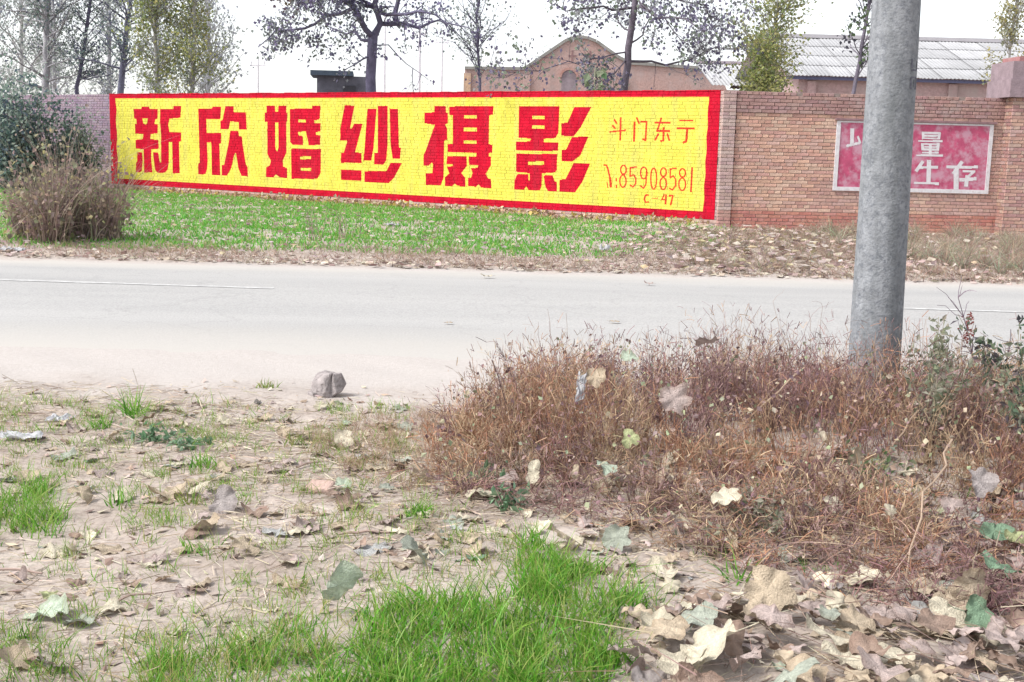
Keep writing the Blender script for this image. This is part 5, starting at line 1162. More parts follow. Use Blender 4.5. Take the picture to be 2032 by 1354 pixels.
# ---------------------------------------------------------------- dry weed thicket round the pole
WEED = [(-0.50, 5.35), (-0.33, 6.35), (-0.03, 7.35), (0.5, 7.75), (1.9, 7.65), (4.6, 7.7), (4.6, 3.7), (2.2, 3.75), (1.26, 3.95), (0.85, 4.45), (0.29, 4.78), (-0.13, 5.11)]
def thicket():
    r = np.random.default_rng(130)
    C = scatter(WEED, 1750, r)
    C = C[r.random(len(C)) < np.clip(.78 + .55 * sn(C[:, 0], C[:, 1], 4.7, 7), .12, 1)]; nc = len(C)
    back = ss(4.9, 6.0, C[:, 1] + 0.18 * C[:, 0])
    hgt = np.clip((0.17 + 0.31 * back) * (0.82 + .35 * sn(C[:, 0], C[:, 1], 3.1, 2) + .25 * sn(C[:, 0], C[:, 1], 6.3, 5)) * r.uniform(.55, 1.25, nc), .07, .56)
    hgt *= np.clip(ss(-0.55, 0.35, C[:, 0]) + .30, 0, 1)
    per = 20
    k = np.repeat(np.arange(nc), per); n = len(k)
    P = C[k] + r.normal(size=(n, 2)) * .035
    P0 = np.stack([P[:, 0], P[:, 1], H(P[:, 0], P[:, 1]) - .005], -1)
    ld = r.normal(size=(nc, 2)) * .16
    lean = (.16 + .34 * (1 - back))[k]
    D = np.stack([r.normal(size=n) * lean + ld[k, 0], r.normal(size=n) * lean + ld[k, 1], np.ones(n)], -1)
    L = hgt[k] * r.uniform(.5, 1.15, n)
    pal = np.array([(0.34, 0.225, 0.15), (0.235, 0.135, 0.12), (0.28, 0.185, 0.17), (0.41, 0.305, 0.20), (0.175, 0.095, 0.10), (0.34, 0.18, 0.115), (0.225, 0.14, 0.145)])
    tone = 0.5 + 0.5 * sn(C[:, 0], C[:, 1], 2.6, 8)
    ci = np.where(r.random(nc) < tone, r.choice([0, 3, 5], nc), r.choice([1, 2, 4, 6], nc))
    cc = pal[ci] * r.uniform(.8, 1.2, (nc, 1))
    col = cc[k] * r.uniform(.7, 1.25, (n, 1))
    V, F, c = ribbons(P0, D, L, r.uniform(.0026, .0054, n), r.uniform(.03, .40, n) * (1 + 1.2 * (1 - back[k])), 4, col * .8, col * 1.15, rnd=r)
    A = Acc(); A.add(V, F, c)
    Vr = V.reshape(n, 5, 2, 3).mean(2)
    # fine side shoots, mostly upright, towards the tops of the stems
    m = 4
    kk = np.repeat(np.arange(n), m); t = r.choice([1, 2, 3, 4], len(kk), p=[.12, .22, .33, .33]); Pb = Vr[kk, t]
    ax = Vr[kk, np.minimum(t, 3) + 1] - Vr[kk, np.minimum(t, 3)]; ax /= np.linalg.norm(ax, axis=1)[:, None] + 1e-9
    D2 = ax + r.normal(size=(len(kk), 3)) * .45
    V, F, c = ribbons(Pb, D2, r.uniform(.02, .075, len(kk)), r.uniform(.0018, .0036, len(kk)), r.uniform(.0, .4, len(kk)), 2, col[kk] * r.uniform(.85, 1.3, (len(kk), 1)), rnd=r, taper=False)
    A.add(V, F, c)
    # tangled fallen stems
    n = 17000
    P = scatter(WEED, n, r); fr = 1 - ss(4.9, 5.8, P[:, 1] + .22 * P[:, 0])
    kp = r.random(n) < .25 + .75 * fr; P = P[kp]; n = len(P)
    P0 = np.stack([P[:, 0], P[:, 1], H(P[:, 0], P[:, 1]) + r.uniform(.0, .11, n)], -1)
    D = r.normal(size=(n, 3)); D[:, 2] *= .45
    col = pick(pal, n, .25, r=r)
    V, F, c = ribbons(P0, D, r.uniform(.06, .24, n), r.uniform(.002, .004, n), r.uniform(.1, .8, n), 4, col, rnd=r)
    V[:, 2] = np.maximum(V[:, 2], H(V[:, 0], V[:, 1]) + .002); A.add(V, F, c)
    # withered leaflets hanging in the thicket
    n = 6500
    P = scatter(WEED, n, r); hz = .30 * ss(4.5, 5.8, P[:, 1] + .22 * P[:, 0]) + .05
    P0 = np.stack([P[:, 0], P[:, 1], H(P[:, 0], P[:, 1]) + hz * r.random(n) + .01], -1)
    V, F, c = leaf_quads(P0, r.uniform(.012, .035, n), pick([(0.32, 0.23, 0.20), (0.25, 0.17, 0.165), (0.42, 0.35, 0.27), (0.19, 0.12, 0.13), (0.28, 0.31, 0.20)], n, .25, r=r), r, .4)
    A.add(V, F, c)
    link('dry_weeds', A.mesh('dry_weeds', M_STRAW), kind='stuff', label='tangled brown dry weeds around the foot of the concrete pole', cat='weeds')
thicket()
grass_patch('dry_grass', [(-1.15, 6.6), (-0.3, 6.9), (-0.05, 6.2), (-0.2, 5.2), (-0.65, 5.3), (-1.0, 5.9)], 3000, (0.03, 0.13), (0.002, 0.004), [(0.44, 0.36, 0.25), (0.38, 0.29, 0.21), (0.33, 0.24, 0.20)], 'short tan dry grass thinning out left of the thicket', 131, bend=(0.1, 0.7), lean=0.45, tuft=120)

# long bent bare stems lying out of the thicket
for q, (P, lab) in enumerate([([(1.95, 5.2, .25), (1.65, 4.6, .22), (1.45, 4.2, .03)], 'long bare bent stem slanting down from the thicket onto the leaves'), ([(2.3, 4.7, .3), (2.0, 4.2, .15), (1.75, 3.7, .02)], 'long pale stem leaning over green leaves near the pile'), ([(2.1, 5.9, .28), (1.85, 5.6, .12), (1.7, 5.45, .02)], 'thick broken stem below the leafy plant by the pole'), ([(1.5, 6.1, .32), (1.2, 5.9, .15), (1.0, 5.75, .03)], 'straight tan stem crossing the thicket behind the mauve leaf')]):
    r = np.random.default_rng(140 + q)
    P = [np.array([x, y, float(H(x, y)) + z]) for x, y, z in P]
    Q = wob(P, r, .05, 8); V, F = tube(Q - P[2], np.linspace(.0045, .0035, 8), 5)
    link('bare_stem', mesh('bare_stem', V, F, M_STRAW, np.broadcast_to(np.array([.42, .31, .23]), (len(V), 3))), loc=P[2], label=lab, cat='stem')

# dark plume-like stalk at the left of the thicket
e, r = upright_weed('plume_stalk', 0.16, 6.2, 1, 0.55, 'dark plume-like stalk leaning left out of the thicket beside the plastic scrap', [(0.22, 0.15, 0.15)], 151, 0, .006)
e.rotation_euler = (0, -0.45, 0)
n = 90; z = r.uniform(.28, .54, n)
V, F, c = ribbons(np.stack([r.normal(size=n) * .006, r.normal(size=n) * .006, z], -1), np.stack([r.normal(size=n) * .35, r.normal(size=n) * .35, np.ones(n)], -1), r.uniform(.02, .05, n), np.full(n, .004), r.uniform(0, .3, n), 2, pick([(0.24, 0.17, 0.165)], n, .2, r=r), rnd=r)
link('plume', mesh('plume', V, F, M_STRAW, c), parent=e, kind='stuff')

# tall thin branching stalk, red-tipped dock stalk, stems with seed heads above the thicket
upright_weed('tall_stalk', 2.86, 7.3, 3, 0.88, 'tall thin branching stalk standing above the weeds right of the pole', [(0.24, 0.18, 0.22)], 152, 12, .0052)
e, r = upright_weed('dock_stalk', 2.74, 7.2, 1, 0.58, 'dry stalk with a rust-red seed head right of the pole', [(0.25, 0.15, 0.14)], 153, 2, .004)
n = 130; z = r.uniform(.42, .60, n)
V, F, c = leaf_quads(np.stack([r.normal(size=n) * .012, r.normal(size=n) * .012, z], -1), r.uniform(.012, .022, n), pick([(0.42, 0.12, 0.10), (0.36, 0.14, 0.12)], n, .2, r=r), r)
link('seed_head', mesh('seed_head', V, F, M_STRAW, c), parent=e, kind='stuff')
SEEDX = [(0.3, 6.9), (0.75, 7.0), (1.2, 6.9), (1.55, 7.1), (1.7, 6.8), (0.15, 7.3), (0.42, 7.5), (0.62, 7.2), (0.95, 7.4), (1.10, 7.6), (1.32, 7.3), (1.45, 7.6), (1.62, 7.5), (1.80, 7.3), (1.92, 7.6), (2.42, 7.3), (2.55, 7.5), (2.75, 7.6), (3.3, 7.3)]
for q, (x, y) in enumerate(SEEDX):
    e, r = upright_weed('foxtail', x, y, 3, np.random.default_rng(160 + q).uniform(.38, .58), 'thin dry foxtail stem poking above the brown thicket', [(0.36, 0.27, 0.22), (0.27, 0.19, 0.18)], 160 + q, 1, .0022, 'weed', 'foxtails above the thicket')

def leafy_plant(name, x, y, h, n, label, cols, size, seed, sp=.16, cat='plant', nst=9):
    r = np.random.default_rng(seed)
    e = empty(name, (x, y, float(H(x, y))), 0, label, cat)
    A = Acc(); P = []
    for i in range(nst):
        t = np.array([r.normal() * sp, r.normal() * sp, h * r.uniform(.6, 1.1)])
        Q = wob([(r.normal() * .02, r.normal() * .02, -.01), t * .55, t], r, .1, 6); V, F = tube(Q, np.linspace(.004, .0018, 6), 3); A.add(V, F, np.array((.22, .2, .15)) * r.uniform(.8, 1.2))
        k = r.uniform(1, 4.99, n // nst); j = k.astype(int); P.append(Q[j] + (Q[j + 1] - Q[j]) * (k - j)[:, None] + r.normal(size=(len(k), 3)) * .02)
    P = np.concatenate(P)
    V, F, c = leaf_quads(P, size * r.uniform(.6, 1.3, len(P)), pick(cols, len(P), .2, r=r), r, .2, aspect=.5)
    link('stem', A.mesh('stem', M_STRAW), parent=e); link('foliage', mesh('foliage', V, F, M_CROWN, c), parent=e)
SG = [(0.24, 0.25, 0.17), (0.32, 0.32, 0.24), (0.17, 0.19, 0.13), (0.36, 0.34, 0.27)]
leafy_plant('leafy_plant', 2.22, 6.25, .56, 560, 'grey-green leafy plant growing right beside the foot of the pole', SG, .042, 181)
leafy_plant('leafy_plant', 2.75, 6.45, .62, 640, 'darker green leafy plant farther right of the pole behind dry stems', [(0.08, 0.12, 0.075), (0.14, 0.17, 0.11), (0.22, 0.24, 0.18), (0.10, 0.09, 0.10)], .05, 182, .20)
leafy_plant('leafy_plant', 2.45, 5.9, .46, 300, 'low half-withered leafy plant between the two leafy plants by the pole', SG + [(0.30, 0.22, 0.19)], .04, 183)
leafy_plant('leafy_plant', 2.08, 5.75, .42, 380, 'grey-green leafy plant in the thicket in front of the pole foot', SG, .042, 186, .15)
leafy_plant('leafy_plant', 2.50, 5.45, .44, 460, 'dark leafy plant at the right end of the thicket', [(0.09, 0.13, 0.085), (0.16, 0.19, 0.13), (0.24, 0.25, 0.19), (0.14, 0.11, 0.12)], .048, 187, .18)
leafy_plant('leafy_plant', 1.05, 4.72, .16, 240, 'low grey-green leafy sprigs at the front foot of the thicket', SG, .028, 184, .14)
leafy_plant('leafy_plant', 1.65, 5.35, .17, 120, 'green sprig with small leaves inside the thicket below the pole', [(0.16, 0.24, 0.12), (0.3, 0.33, 0.26)], .035, 185, .10)
ROS = [(-1.80, 5.98, 'bluish-green broad-leaved weed rosette on the bare dirt'), (-1.60, 5.93, 'smaller bluish-green rosette beside the broad-leaved one'), (0.02, 5.00, 'ragged green broad-leaved weed at the edge of the thicket beside a cream leaf'), (-0.15, 5.36, 'green broad-leaved weed behind the big cream leaf')]
for q, (x, y, lab) in enumerate(ROS):
    leafy_plant('rosette_weed', x, y, .055, 90, lab, [(0.17, 0.27, 0.16), (0.22, 0.33, 0.22), (0.12, 0.22, 0.12)], .05, 190 + q, .085, 'weed', 12)

# ---------------------------------------------------------------- fallen leaves
def leaf_mesh(kind, col, seed, curl):
    """broad lobed or oval leaf of unit length with a stalk, smoothly crumpled and curled, with paler veins"""
    r = np.random.default_rng(seed)
    n = 40
    th = np.linspace(0, 2 * np.pi, n, endpoint=False)
    ph = r.uniform(-.25, .25)
    if kind == 'lobed':
        lob = np.abs(np.cos(2.5 * (th + .25 * np.sin(th + ph)))) ** 1.4
        rad = 0.34 + 0.11 * lob * (0.8 + 0.35 * np.cos(th)) + 0.015 * np.cos(15 * th + seed)
    elif kind == 'heart':
        rad = 0.38 + 0.09 * np.cos(th) + 0.04 * np.cos(3 * th) - 0.05 * np.cos(2 * th) + 0.010 * np.cos(17 * th + seed)
    else:
        rad = 0.34 + 0.13 * np.cos(2 * th) + 0.03 * np.cos(th) + 0.008 * np.cos(13 * th + seed)
    rad = rad * (1 + .05 * np.sin(3 * th + seed) + .03 * np.sin(7 * th + 2 * seed))
    for _ in range(2):      # torn places
        rad = rad * (1 - r.uniform(.05, .3) * np.exp(-((np.angle(np.exp(1j * (th - r.uniform(0, 6.28))))) / .16) ** 2))
    fr = (0.22, 0.45, 0.68, 0.86, 1.0); nr = len(fr)
    P = np.concatenate([np.zeros((1, 2))] + [np.stack([np.cos(th), np.sin(th)], -1) * (rad * f)[:, None] for f in fr])
    rr = np.concatenate([[0], np.repeat(fr, n)]); tt = np.concatenate([[0], np.tile(th, nr)])
    a1, a2, a3 = r.uniform(0, 6.28, 3)
    u = P[:, 0] * math.cos(a1) + P[:, 1] * math.sin(a1); v = -P[:, 0] * math.sin(a1) + P[:, 1] * math.cos(a1)
    z = curl * (1.1 * u ** 2 + r.uniform(-.6, .9) * v ** 2 + 1.5 * u ** 3 + .8 * u * v) - 0.12 * np.abs(P[:, 1]) * (1 - rr * .3)
    z += rr ** 2 * (.045 * np.sin(tt * 5 + a2) + .025 * np.sin(tt * 9 + a3)) + .02 * np.sin(P[:, 0] * 17 + a2) * np.sin(P[:, 1] * 15 + a3)
    V = np.concatenate([P, z[:, None]], 1)
    F = [[0, 1 + j, 1 + (j + 1) % n] for j in range(n)]
    Q = [[1 + k * n + j, 1 + (k + 1) * n + j, 1 + (k + 1) * n + (j + 1) % n, 1 + k * n + (j + 1) % n] for k in range(nr - 1) for j in range(n)]
    vein = np.zeros(len(P))
    for q in range(5):
        dv = np.angle(np.exp(1j * (tt - q * 2 * np.pi / 5)))
        vein += np.exp(-(dv / .09) ** 2) * (rr > 0) * (1 - .5 * rr)
    blot = .10 * np.sin(P[:, 0] * 9 + a2) * np.sin(P[:, 1] * 11 + a3) + .08 * np.sin(P[:, 0] * 23 + a3)
    C = np.array(col)[None] * (1 + .22 * vein + blot - .14 * rr ** 3)[:, None]
    edge = (rr > .8)[:, None] * r.uniform(0, .35)
    C = C * (1 - edge) + C * np.array([.72, .58, .5]) * edge
    s0 = len(V); st = np.array([[-.25, 0, V[0, 2]], [-.50, .02, .0], [-.68, .08, .03]]); sv, sf = tube(st, [.010, .009, .011], 4)
    V = np.concatenate([V, sv]); C = np.concatenate([C, np.broadcast_to(np.array(col) * .8, (len(sv), 3))])
    V[:, 2] -= V[:, 2].min()
    return mesh('fallen_leaf', V, [np.array(F), np.concatenate([np.array(Q), sf + s0])], M_LEAF, C, True)

LCOL = {'tan': (0.47, 0.385, 0.285), 'cream': (0.57, 0.515, 0.40), 'mauve': (0.42, 0.34, 0.315), 'brown': (0.31, 0.225, 0.18), 'grey-green': (0.37, 0.395, 0.33), 'pale green': (0.46, 0.53, 0.42), 'bluish grey': (0.43, 0.43, 0.42), 'grey': (0.36, 0.32, 0.31), 'green': (0.20, 0.30, 0.20), 'yellow-green': (0.45, 0.48, 0.26)}
_lc = {}
def leaf(col, x, y, size, label, tilt=0.15, up=0.0, group=None, seed=0, kind=None, curl=None, lift=0.0, stand=None):
    r = np.random.default_rng(seed)
    kind = kind or ('lobed', 'heart', 'oval')[r.integers(3)]
    if curl is None: curl = r.uniform(-.5, .9)
    key = (kind, col, int(r.integers(4)), round(curl * 2) / 2)
    if key not in _lc:
        _lc[key] = leaf_mesh(kind, LCOL[col], sum(ord(ch) for ch in kind + col) + key[2] * 17, key[3])
    o = link('fallen_leaf', _lc[key], label=label, cat='leaf', group=group)
    o.scale = (size,) * 3
    rx, ry = (r.normal() * tilt, r.normal() * tilt) if stand is None else stand
    o.rotation_euler = (rx, ry, r.uniform(0, 6.28) if stand is None else r.uniform(-.5, .5))
    low = min((Matrix.Rotation(ry, 3, 'Y') @ Matrix.Rotation(rx, 3, 'X') @ v.co).z for v in _lc[key].vertices) * size
    o.location = (x, y, float(H(x, y)) - low - .004 + lift)
    return o

NAMED = [('pale green', -1.47, 3.69, .17, 'big pale green leaf arched over the dirt in the near corner', .2, 'heart', .6), ('pale green', -.54, 3.76, .19, 'big pale green leaf tilted up among the lush grass', .5, 'oval', .5), ('tan', -.97, 4.33, .16, 'pale tan leaf with wavy edge lying flat near the dense small tuft', .15, 'heart', .2), ('cream', -.33, 4.33, .17, 'whitish leaf lying flat just above the lush grass', .12, 'oval', .3), ('bluish grey', -.50, 4.38, .18, 'bluish grey leaf lying flat beside the whitish leaf', .05, 'oval', .1), ('grey-green', -.21, 4.74, .13, 'grey-green flat leaf beside the low bright tuft', .1, 'heart', .2), ('cream', -.11, 5.12, .21, 'big cream leaf arched at the edge of the thicket', .25, 'heart', -.6), ('mauve', -1.45, 4.58, .13, 'pinkish leaf lying flat on the dirt below the upright tuft', .08, 'oval', .1), ('tan', -1.49, 4.37, .13, 'tan leaf with pointed tips on the dirt near the green patch', .1, 'lobed', .2), ('pale green', -1.84, 5.10, .12, 'small pale green leaf folded at the top of the green patch', .4, 'heart', .5), ('grey-green', -2.15, 5.69, .15, 'grey-green leaf with curled dark edge behind the green patch', .15, 'oval', .6), ('tan', -1.48, 5.10, .22, 'long tan leaf rolled lengthwise beside the grey curled leaf', .1, 'oval', .9), ('grey', -1.20, 4.90, .16, 'grey curled leaf standing up on the bare dirt', .9, 'heart', .4), ('bluish grey', -.90, 4.56, .15, 'dull bluish leaf lying flat left of the brown crumpled leaves', .08, 'oval', .1), ('mauve', -.79, 4.60, .13, 'crumpled mauve leaf among twigs left of the low bright tuft', .3, 'lobed', .8), ('bluish grey', -1.59, 5.58, .13, 'bluish flat leaf behind the spreading green tuft', .1, 'heart', .1), ('tan', .20, 4.48, .17, 'striped tan leaf arched at the upper end of the lush grass', .3, 'heart', -.7), ('grey-green', .42, 4.49, .14, 'grey-green leaf standing against the thicket front', .9, 'lobed', .5), ('cream', .88, 4.72, .15, 'cream lobed leaf lying on top of the thicket litter', .35, 'lobed', .4), ('cream', .58, 4.20, .17, 'long cream leaf lying at the right rim of the lush grass', .12, 'oval', .6), ('tan', -.12, 4.34, .14, 'curled tan leaf above the lush grass middle', .3, 'lobed', .9), ('bluish grey', -.72, 5.79, .12, 'small bluish leaf on straw left of the thicket', .2, 'oval', .3), ('pale green', -.91, 6.61, .12, 'small pale green leaf on bare dirt near the stone block', .1, 'oval', .2)]
for q, (c, x, y, s, lab, tl, kd, cu) in enumerate(NAMED):
    leaf(c, x, y, s, lab, tl, seed=300 + q, kind=kd, curl=cu, lift=(.12 if 'on top' in lab else 0), stand=((.95, .15) if tl > .8 else None))
WL = [('mauve', .76, 5.55, .19, .29, 'large mauve lobed leaf caught upright in the middle of the thicket', 'lobed'), ('yellow-green', .53, 5.28, .11, .22, 'yellow-green leaf caught below the large mauve leaf', 'heart'), ('pale green', .42, 5.15, .12, .14, 'pale green leaf folded at the front of the thicket', 'lobed'), ('tan', .41, 5.75, .13, .38, 'tan leaf caught beside the plastic scrap', 'lobed'), ('pale green', .60, 6.05, .12, .42, 'pale grey-green leaf on top of the thicket', 'heart'), ('mauve', 1.02, 6.25, .17, .43, 'dark mauve leaf draped over the top of the thicket left of the pole', 'lobed'), ('grey', 1.86, 4.65, .15, .22, 'large grey leaf standing upright in the weeds below the leafy plants', 'heart'), ('cream', .11, 5.20, .12, .06, 'small cream leaf under the left end of the thicket', 'oval'), ('green', 1.88, 4.52, .15, .10, 'dark green leaf hanging at the right foot of the thicket', 'oval'), ('green', 1.76, 4.16, .18, .09, 'large dull green leaf above the leaf pile', 'heart'), ('green', 1.52, 3.74, .13, .06, 'upright round green leaf in the leaf pile', 'heart'), ('grey-green', 1.06, 3.72, .14, .05, 'cupped grey-green leaf with dark inside in the leaf pile', 'heart'), ('yellow-green', 1.95, 4.5, .11, .09, 'yellow-green leaf beside the dark green hanging leaf', 'oval'), ('tan', 1.58, 3.95, .17, .06, 'large tan leaf leaning below the dull green one', 'lobed'), ('tan', .86, 3.80, .21, .05, 'large upright tan maple-like leaf at the head of the leaf pile', 'lobed'), ('cream', .62, 3.35, .24, .03, 'very large cream leaf at the near left of the leaf pile', 'lobed'), ('cream', 1.12, 3.42, .23, .04, 'very large buff leaf in the middle of the leaf pile', 'lobed')]
for q, (c, x, y, s, lift, lab, kd) in enumerate(WL):
    leaf(c, x, y, s, lab, .5, seed=340 + q, kind=kd, curl=.5, lift=lift, stand=((.95, .15) if ('upright' in lab or 'hanging' in lab or 'caught' in lab) else None))

def strew(poly, n, cols, p, size, label, group, seed, lift=0.0, tilt=.25):
    r = np.random.default_rng(seed)
    P = scatter(poly, n, r)
    for i in range(n):
        c = cols[r.choice(len(cols), p=p)]
        kd = ('lobed', 'heart', 'oval', 'oval')[r.integers(4)]; cu = r.uniform(-.7, 1.1)
        sz = r.uniform(*size)
        look = ('large ' if sz > size[0] + .66 * (size[1] - size[0]) else 'small ' if sz < size[0] + .33 * (size[1] - size[0]) else '') + ('curled ' if abs(cu) > .45 else 'flat ') + c + ' ' + {'lobed': 'lobed', 'heart': 'heart-shaped', 'oval': 'oval'}[kd]
        leaf(c, P[i, 0], P[i, 1], sz, label.replace('#', look), tilt, group=group, seed=seed * 7 + i, lift=lift * r.random(), kind=kd, curl=cu)
strew([(0.22, 3.0), (0.50, 3.78), (0.9, 3.98), (1.7, 4.1), (1.95, 4.2), (1.8, 3.0)], 104, ['tan', 'cream', 'mauve', 'brown', 'grey-green'], [.38, .13, .23, .20, .06], (.08, .18), '# leaf heaped in the leaf pile below the thicket', 'leaves of the leaf pile', 401, .07, .24)
strew([(-2.7, 6.9), (-0.6, 7.2), (-0.45, 5.5), (0.1, 4.6), (-0.7, 3.9), (-1.2, 3.2), (-1.8, 3.2)], 112, ['tan', 'cream', 'mauve', 'brown', 'grey-green', 'pale green'], [.34, .26, .22, .08, .05, .05], (.07, .15), '# leaf scattered on the open dirt', 'leaves on the open dirt', 402, 0, .22)
strew([(0.0, 5.7), (0.3, 5.1), (0.8, 4.6), (2.1, 4.35), (2.2, 5.2), (1.2, 5.7), (0.4, 6.0)], 44, ['tan', 'mauve', 'cream', 'brown', 'grey-green'], [.36, .28, .16, .15, .05], (.06, .12), '# leaf caught in the thicket front', 'leaves in the thicket front', 403, .13, .6)

def pile_rest():
    """leaves lying under the pile and outside the picture, too many to pick apart"""
    r = np.random.default_rng(415); A = Acc()
    keys = list(_lc.values())
    P = np.concatenate([scatter([(0.15, 2.4), (0.45, 3.9), (0.9, 4.2), (3.0, 4.6), (3.2, 2.4)], 330, r), scatter([(-0.9, 5.8), (0.2, 5.0), (0.8, 4.3), (3.2, 4.2), (3.2, 5.6), (0.4, 5.8)], 240, r), scatter([(-3.4, 7.0), (-0.6, 7.2), (0.1, 4.6), (-0.9, 2.6), (-3.0, 2.6)], 240, r), scatter([(-0.5, 5.0), (0.1, 5.0), (0.75, 4.5), (0.75, 3.9), (0.35, 3.9), (0.1, 4.3), (-0.4, 4.2)], 110, r)])
    for i, (x, y) in enumerate(P):
        me = keys[r.integers(len(keys))]
        V = np.array([v.co[:] for v in me.vertices]); C = np.zeros(len(V) * 4, np.float32); me.attributes['Col'].data.foreach_get('color', C); C = C.reshape(-1, 4)[:, :3]
        if C[:, 1].mean() > C[:, 0].mean() and r.random() < .8: continue
        M = np.array(Matrix.Rotation(r.uniform(0, 6.28), 3, 'Z') @ Matrix.Rotation(r.normal() * .25, 3, 'Y') @ Matrix.Rotation(r.normal() * .25, 3, 'X'))
        V = V @ M.T * (r.uniform(.08, .17) if i < 570 else r.uniform(.05, .10)); V[:, 2] -= V[:, 2].min()
        V += np.array([x, y, float(H(x, y)) - .004 + (.03 * r.random() if i < 330 else 0)])
        C = C * r.uniform(.8, 1.1)
        T = np.array([p.vertices[:] for p in me.polygons if len(p.vertices) == 3]); Q = np.array([p.vertices[:] for p in me.polygons if len(p.vertices) == 4])
        A.add(V, T, C); A.Q.append(Q + A.n - len(V))
    link('leaf_layer', A.mesh('leaf_layer', M_LEAF, True), kind='stuff', label='layer of dead leaves under the leaf pile and thicket', cat='leaves')
pile_rest()

def litter():
    r = np.random.default_rng(420)
    pal = [(0.44, 0.36, 0.27), (0.50, 0.44, 0.34), (0.40, 0.31, 0.28), (0.28, 0.20, 0.16), (0.48, 0.40, 0.36)]
    # broken leaf bits
    n = 5200
    P = scatter([(-4, 7.6), (-0.3, 7.7), (0, 6.6), (2.6, 5.0), (3, 2.4), (-3.4, 2.4)], n, r)
    keep = r.random(n) < np.clip(.55 + .5 * sn(P[:, 0], P[:, 1], 2.2, 9) - .5 * ss(6.6, 7.6, P[:, 1]), .05, 1); P = P[keep]; n = len(P)
    d = np.stack([r.normal(size=n), r.normal(size=n), r.normal(size=n) * .18], -1); d /= np.linalg.norm(d, axis=1)[:, None]
    s = np.stack([-d[:, 1], d[:, 0], r.normal(size=n) * .25], -1)
    L = (.008 + .026 * r.random(n) ** 2)[:, None]
    c0 = np.stack([P[:, 0], P[:, 1], H(P[:, 0], P[:, 1]) + .006], -1)
    V = np.stack([c0 - d * L, c0 + s * L * .5, c0 + d * L + np.array([0, 0, .008]), c0 - s * L * .6], 1).reshape(-1, 3)
    b = np.arange(n)[:, None] * 4
    A = Acc(); A.add(V, np.concatenate([b + [[0, 2, 1]], b + [[0, 3, 2]]]), np.repeat(pick(pal, n, .25, r=r), 4, 0))
    # straw
    n = 30000
    P = scatter([(-4, 7.4), (-0.3, 7.5), (0.2, 6.6), (2.6, 5.0), (3, 2.4), (-3.4, 2.4)], n, r)
    keep = r.random(n) < np.clip(.6 + .6 * sn(P[:, 0], P[:, 1], 1.7, 4) - .6 * ss(6.4, 7.4, P[:, 1]), .05, 1); P = P[keep]; n = len(P)
    c0 = np.stack([P[:, 0], P[:, 1], H(P[:, 0], P[:, 1]) + .003 + .012 * r.random(n)], -1)
    D = np.stack([r.normal(size=n), r.normal(size=n) * .8, r.normal(size=n) * .08], -1)
    V, F, c = ribbons(c0, D, r.uniform(.03, .14, n), r.uniform(.0018, .0042, n), r.uniform(0, .15, n), 2, pick([(0.50, 0.43, 0.32), (0.42, 0.34, 0.26), (0.33, 0.25, 0.20), (0.55, 0.48, 0.38)], n, .2, r=r), rnd=r, taper=False)
    V[:, 2] = np.maximum(V[:, 2], H(V[:, 0], V[:, 1]) + .002); A.add(V, F, c)
    n = 260
    P = scatter([(0.2, 2.8), (0.5, 4.1), (1.0, 4.5), (2.4, 4.6), (2.4, 2.8)], n, r); c0 = np.stack([P[:, 0], P[:, 1], H(P[:, 0], P[:, 1]) + r.uniform(.03, .12, n)], -1)
    D = np.stack([r.normal(size=n), r.normal(size=n), r.normal(size=n) * .2], -1)
    V, F, c = ribbons(c0, D, r.uniform(.12, .34, n), r.uniform(.003, .006, n), r.uniform(0, .25, n), 3, pick([(0.36, 0.26, 0.20), (0.26, 0.18, 0.16), (0.45, 0.35, 0.26)], n, .2, r=r), rnd=r)
    A.add(V, F, c)
    link('leaf_litter', A.mesh('leaf_litter', M_STRAW), kind='stuff', label='broken leaf bits and straw strewn over the near dirt', cat='litter')
    # small leaves on the far verge
    n = 5400
    P = np.concatenate([scatter([(-24, 16), (-10, 33), (-3.42, 25.6), (1.9, 22.8), (3.9, 23.4), (9.4, 23.6), (13, 23.6), (13, 15.4), (1, 15.6)], n * 2 // 3, r), scatter([(2.2, 16.2), (3.0, 22.6), (3.9, 23.5), (6.6, 23.6), (6.0, 15.4), (2.6, 15.3)], n // 5, r)])
    n = len(P); P[5400 * 2 // 3:, 0] -= np.abs(r.normal(size=n - 5400 * 2 // 3)) * 1.1
    P = P[P[:, 1] < 23.4 + np.maximum(0, 3.9 - P[:, 0]) * .68]; n = len(P)
    c0 = np.stack([P[:, 0], P[:, 1], H(P[:, 0], P[:, 1]) + r.uniform(.02, .11, n)], -1)
    cl = pick([(0.44, 0.365, 0.31), (0.50, 0.435, 0.39), (0.38, 0.29, 0.27), (0.42, 0.35, 0.23), (0.32, 0.23, 0.21), (0.43, 0.345, 0.33)], n, .2, r=r)
    V, F, c = leaf_quads(c0, r.uniform(.06, .13, n) * np.where(P[:, 0] > 1.5, 1.45, 1.0), cl, r, 0.0, aspect=.8)
    V[:, 2] = c0[np.repeat(np.arange(n), 4), 2] + (V[:, 2] - c0[np.repeat(np.arange(n), 4), 2]) * .4
    V[:, 2] = np.maximum(V[:, 2], H(V[:, 0], V[:, 1]) + .004)
    link('verge_leaves', mesh('verge_leaves', V, F, M_LEAF, c), kind='stuff', label='small fallen leaves strewn over the far verge', cat='leaves')
    n = 1900
    X = r.uniform(-16, 12, n); Y = road_far(X) + np.abs(r.normal(size=n)) * .45 + .12
    c0 = np.stack([X, Y, H(X, Y) + r.uniform(.0, .04, n)], -1)
    V, F, c = leaf_quads(c0, r.uniform(.06, .15, n), pick([(0.40, 0.31, 0.27), (0.46, 0.38, 0.32), (0.30, 0.21, 0.19), (0.50, 0.44, 0.37)], n, .2, r=r), r, 0.0, aspect=.8)
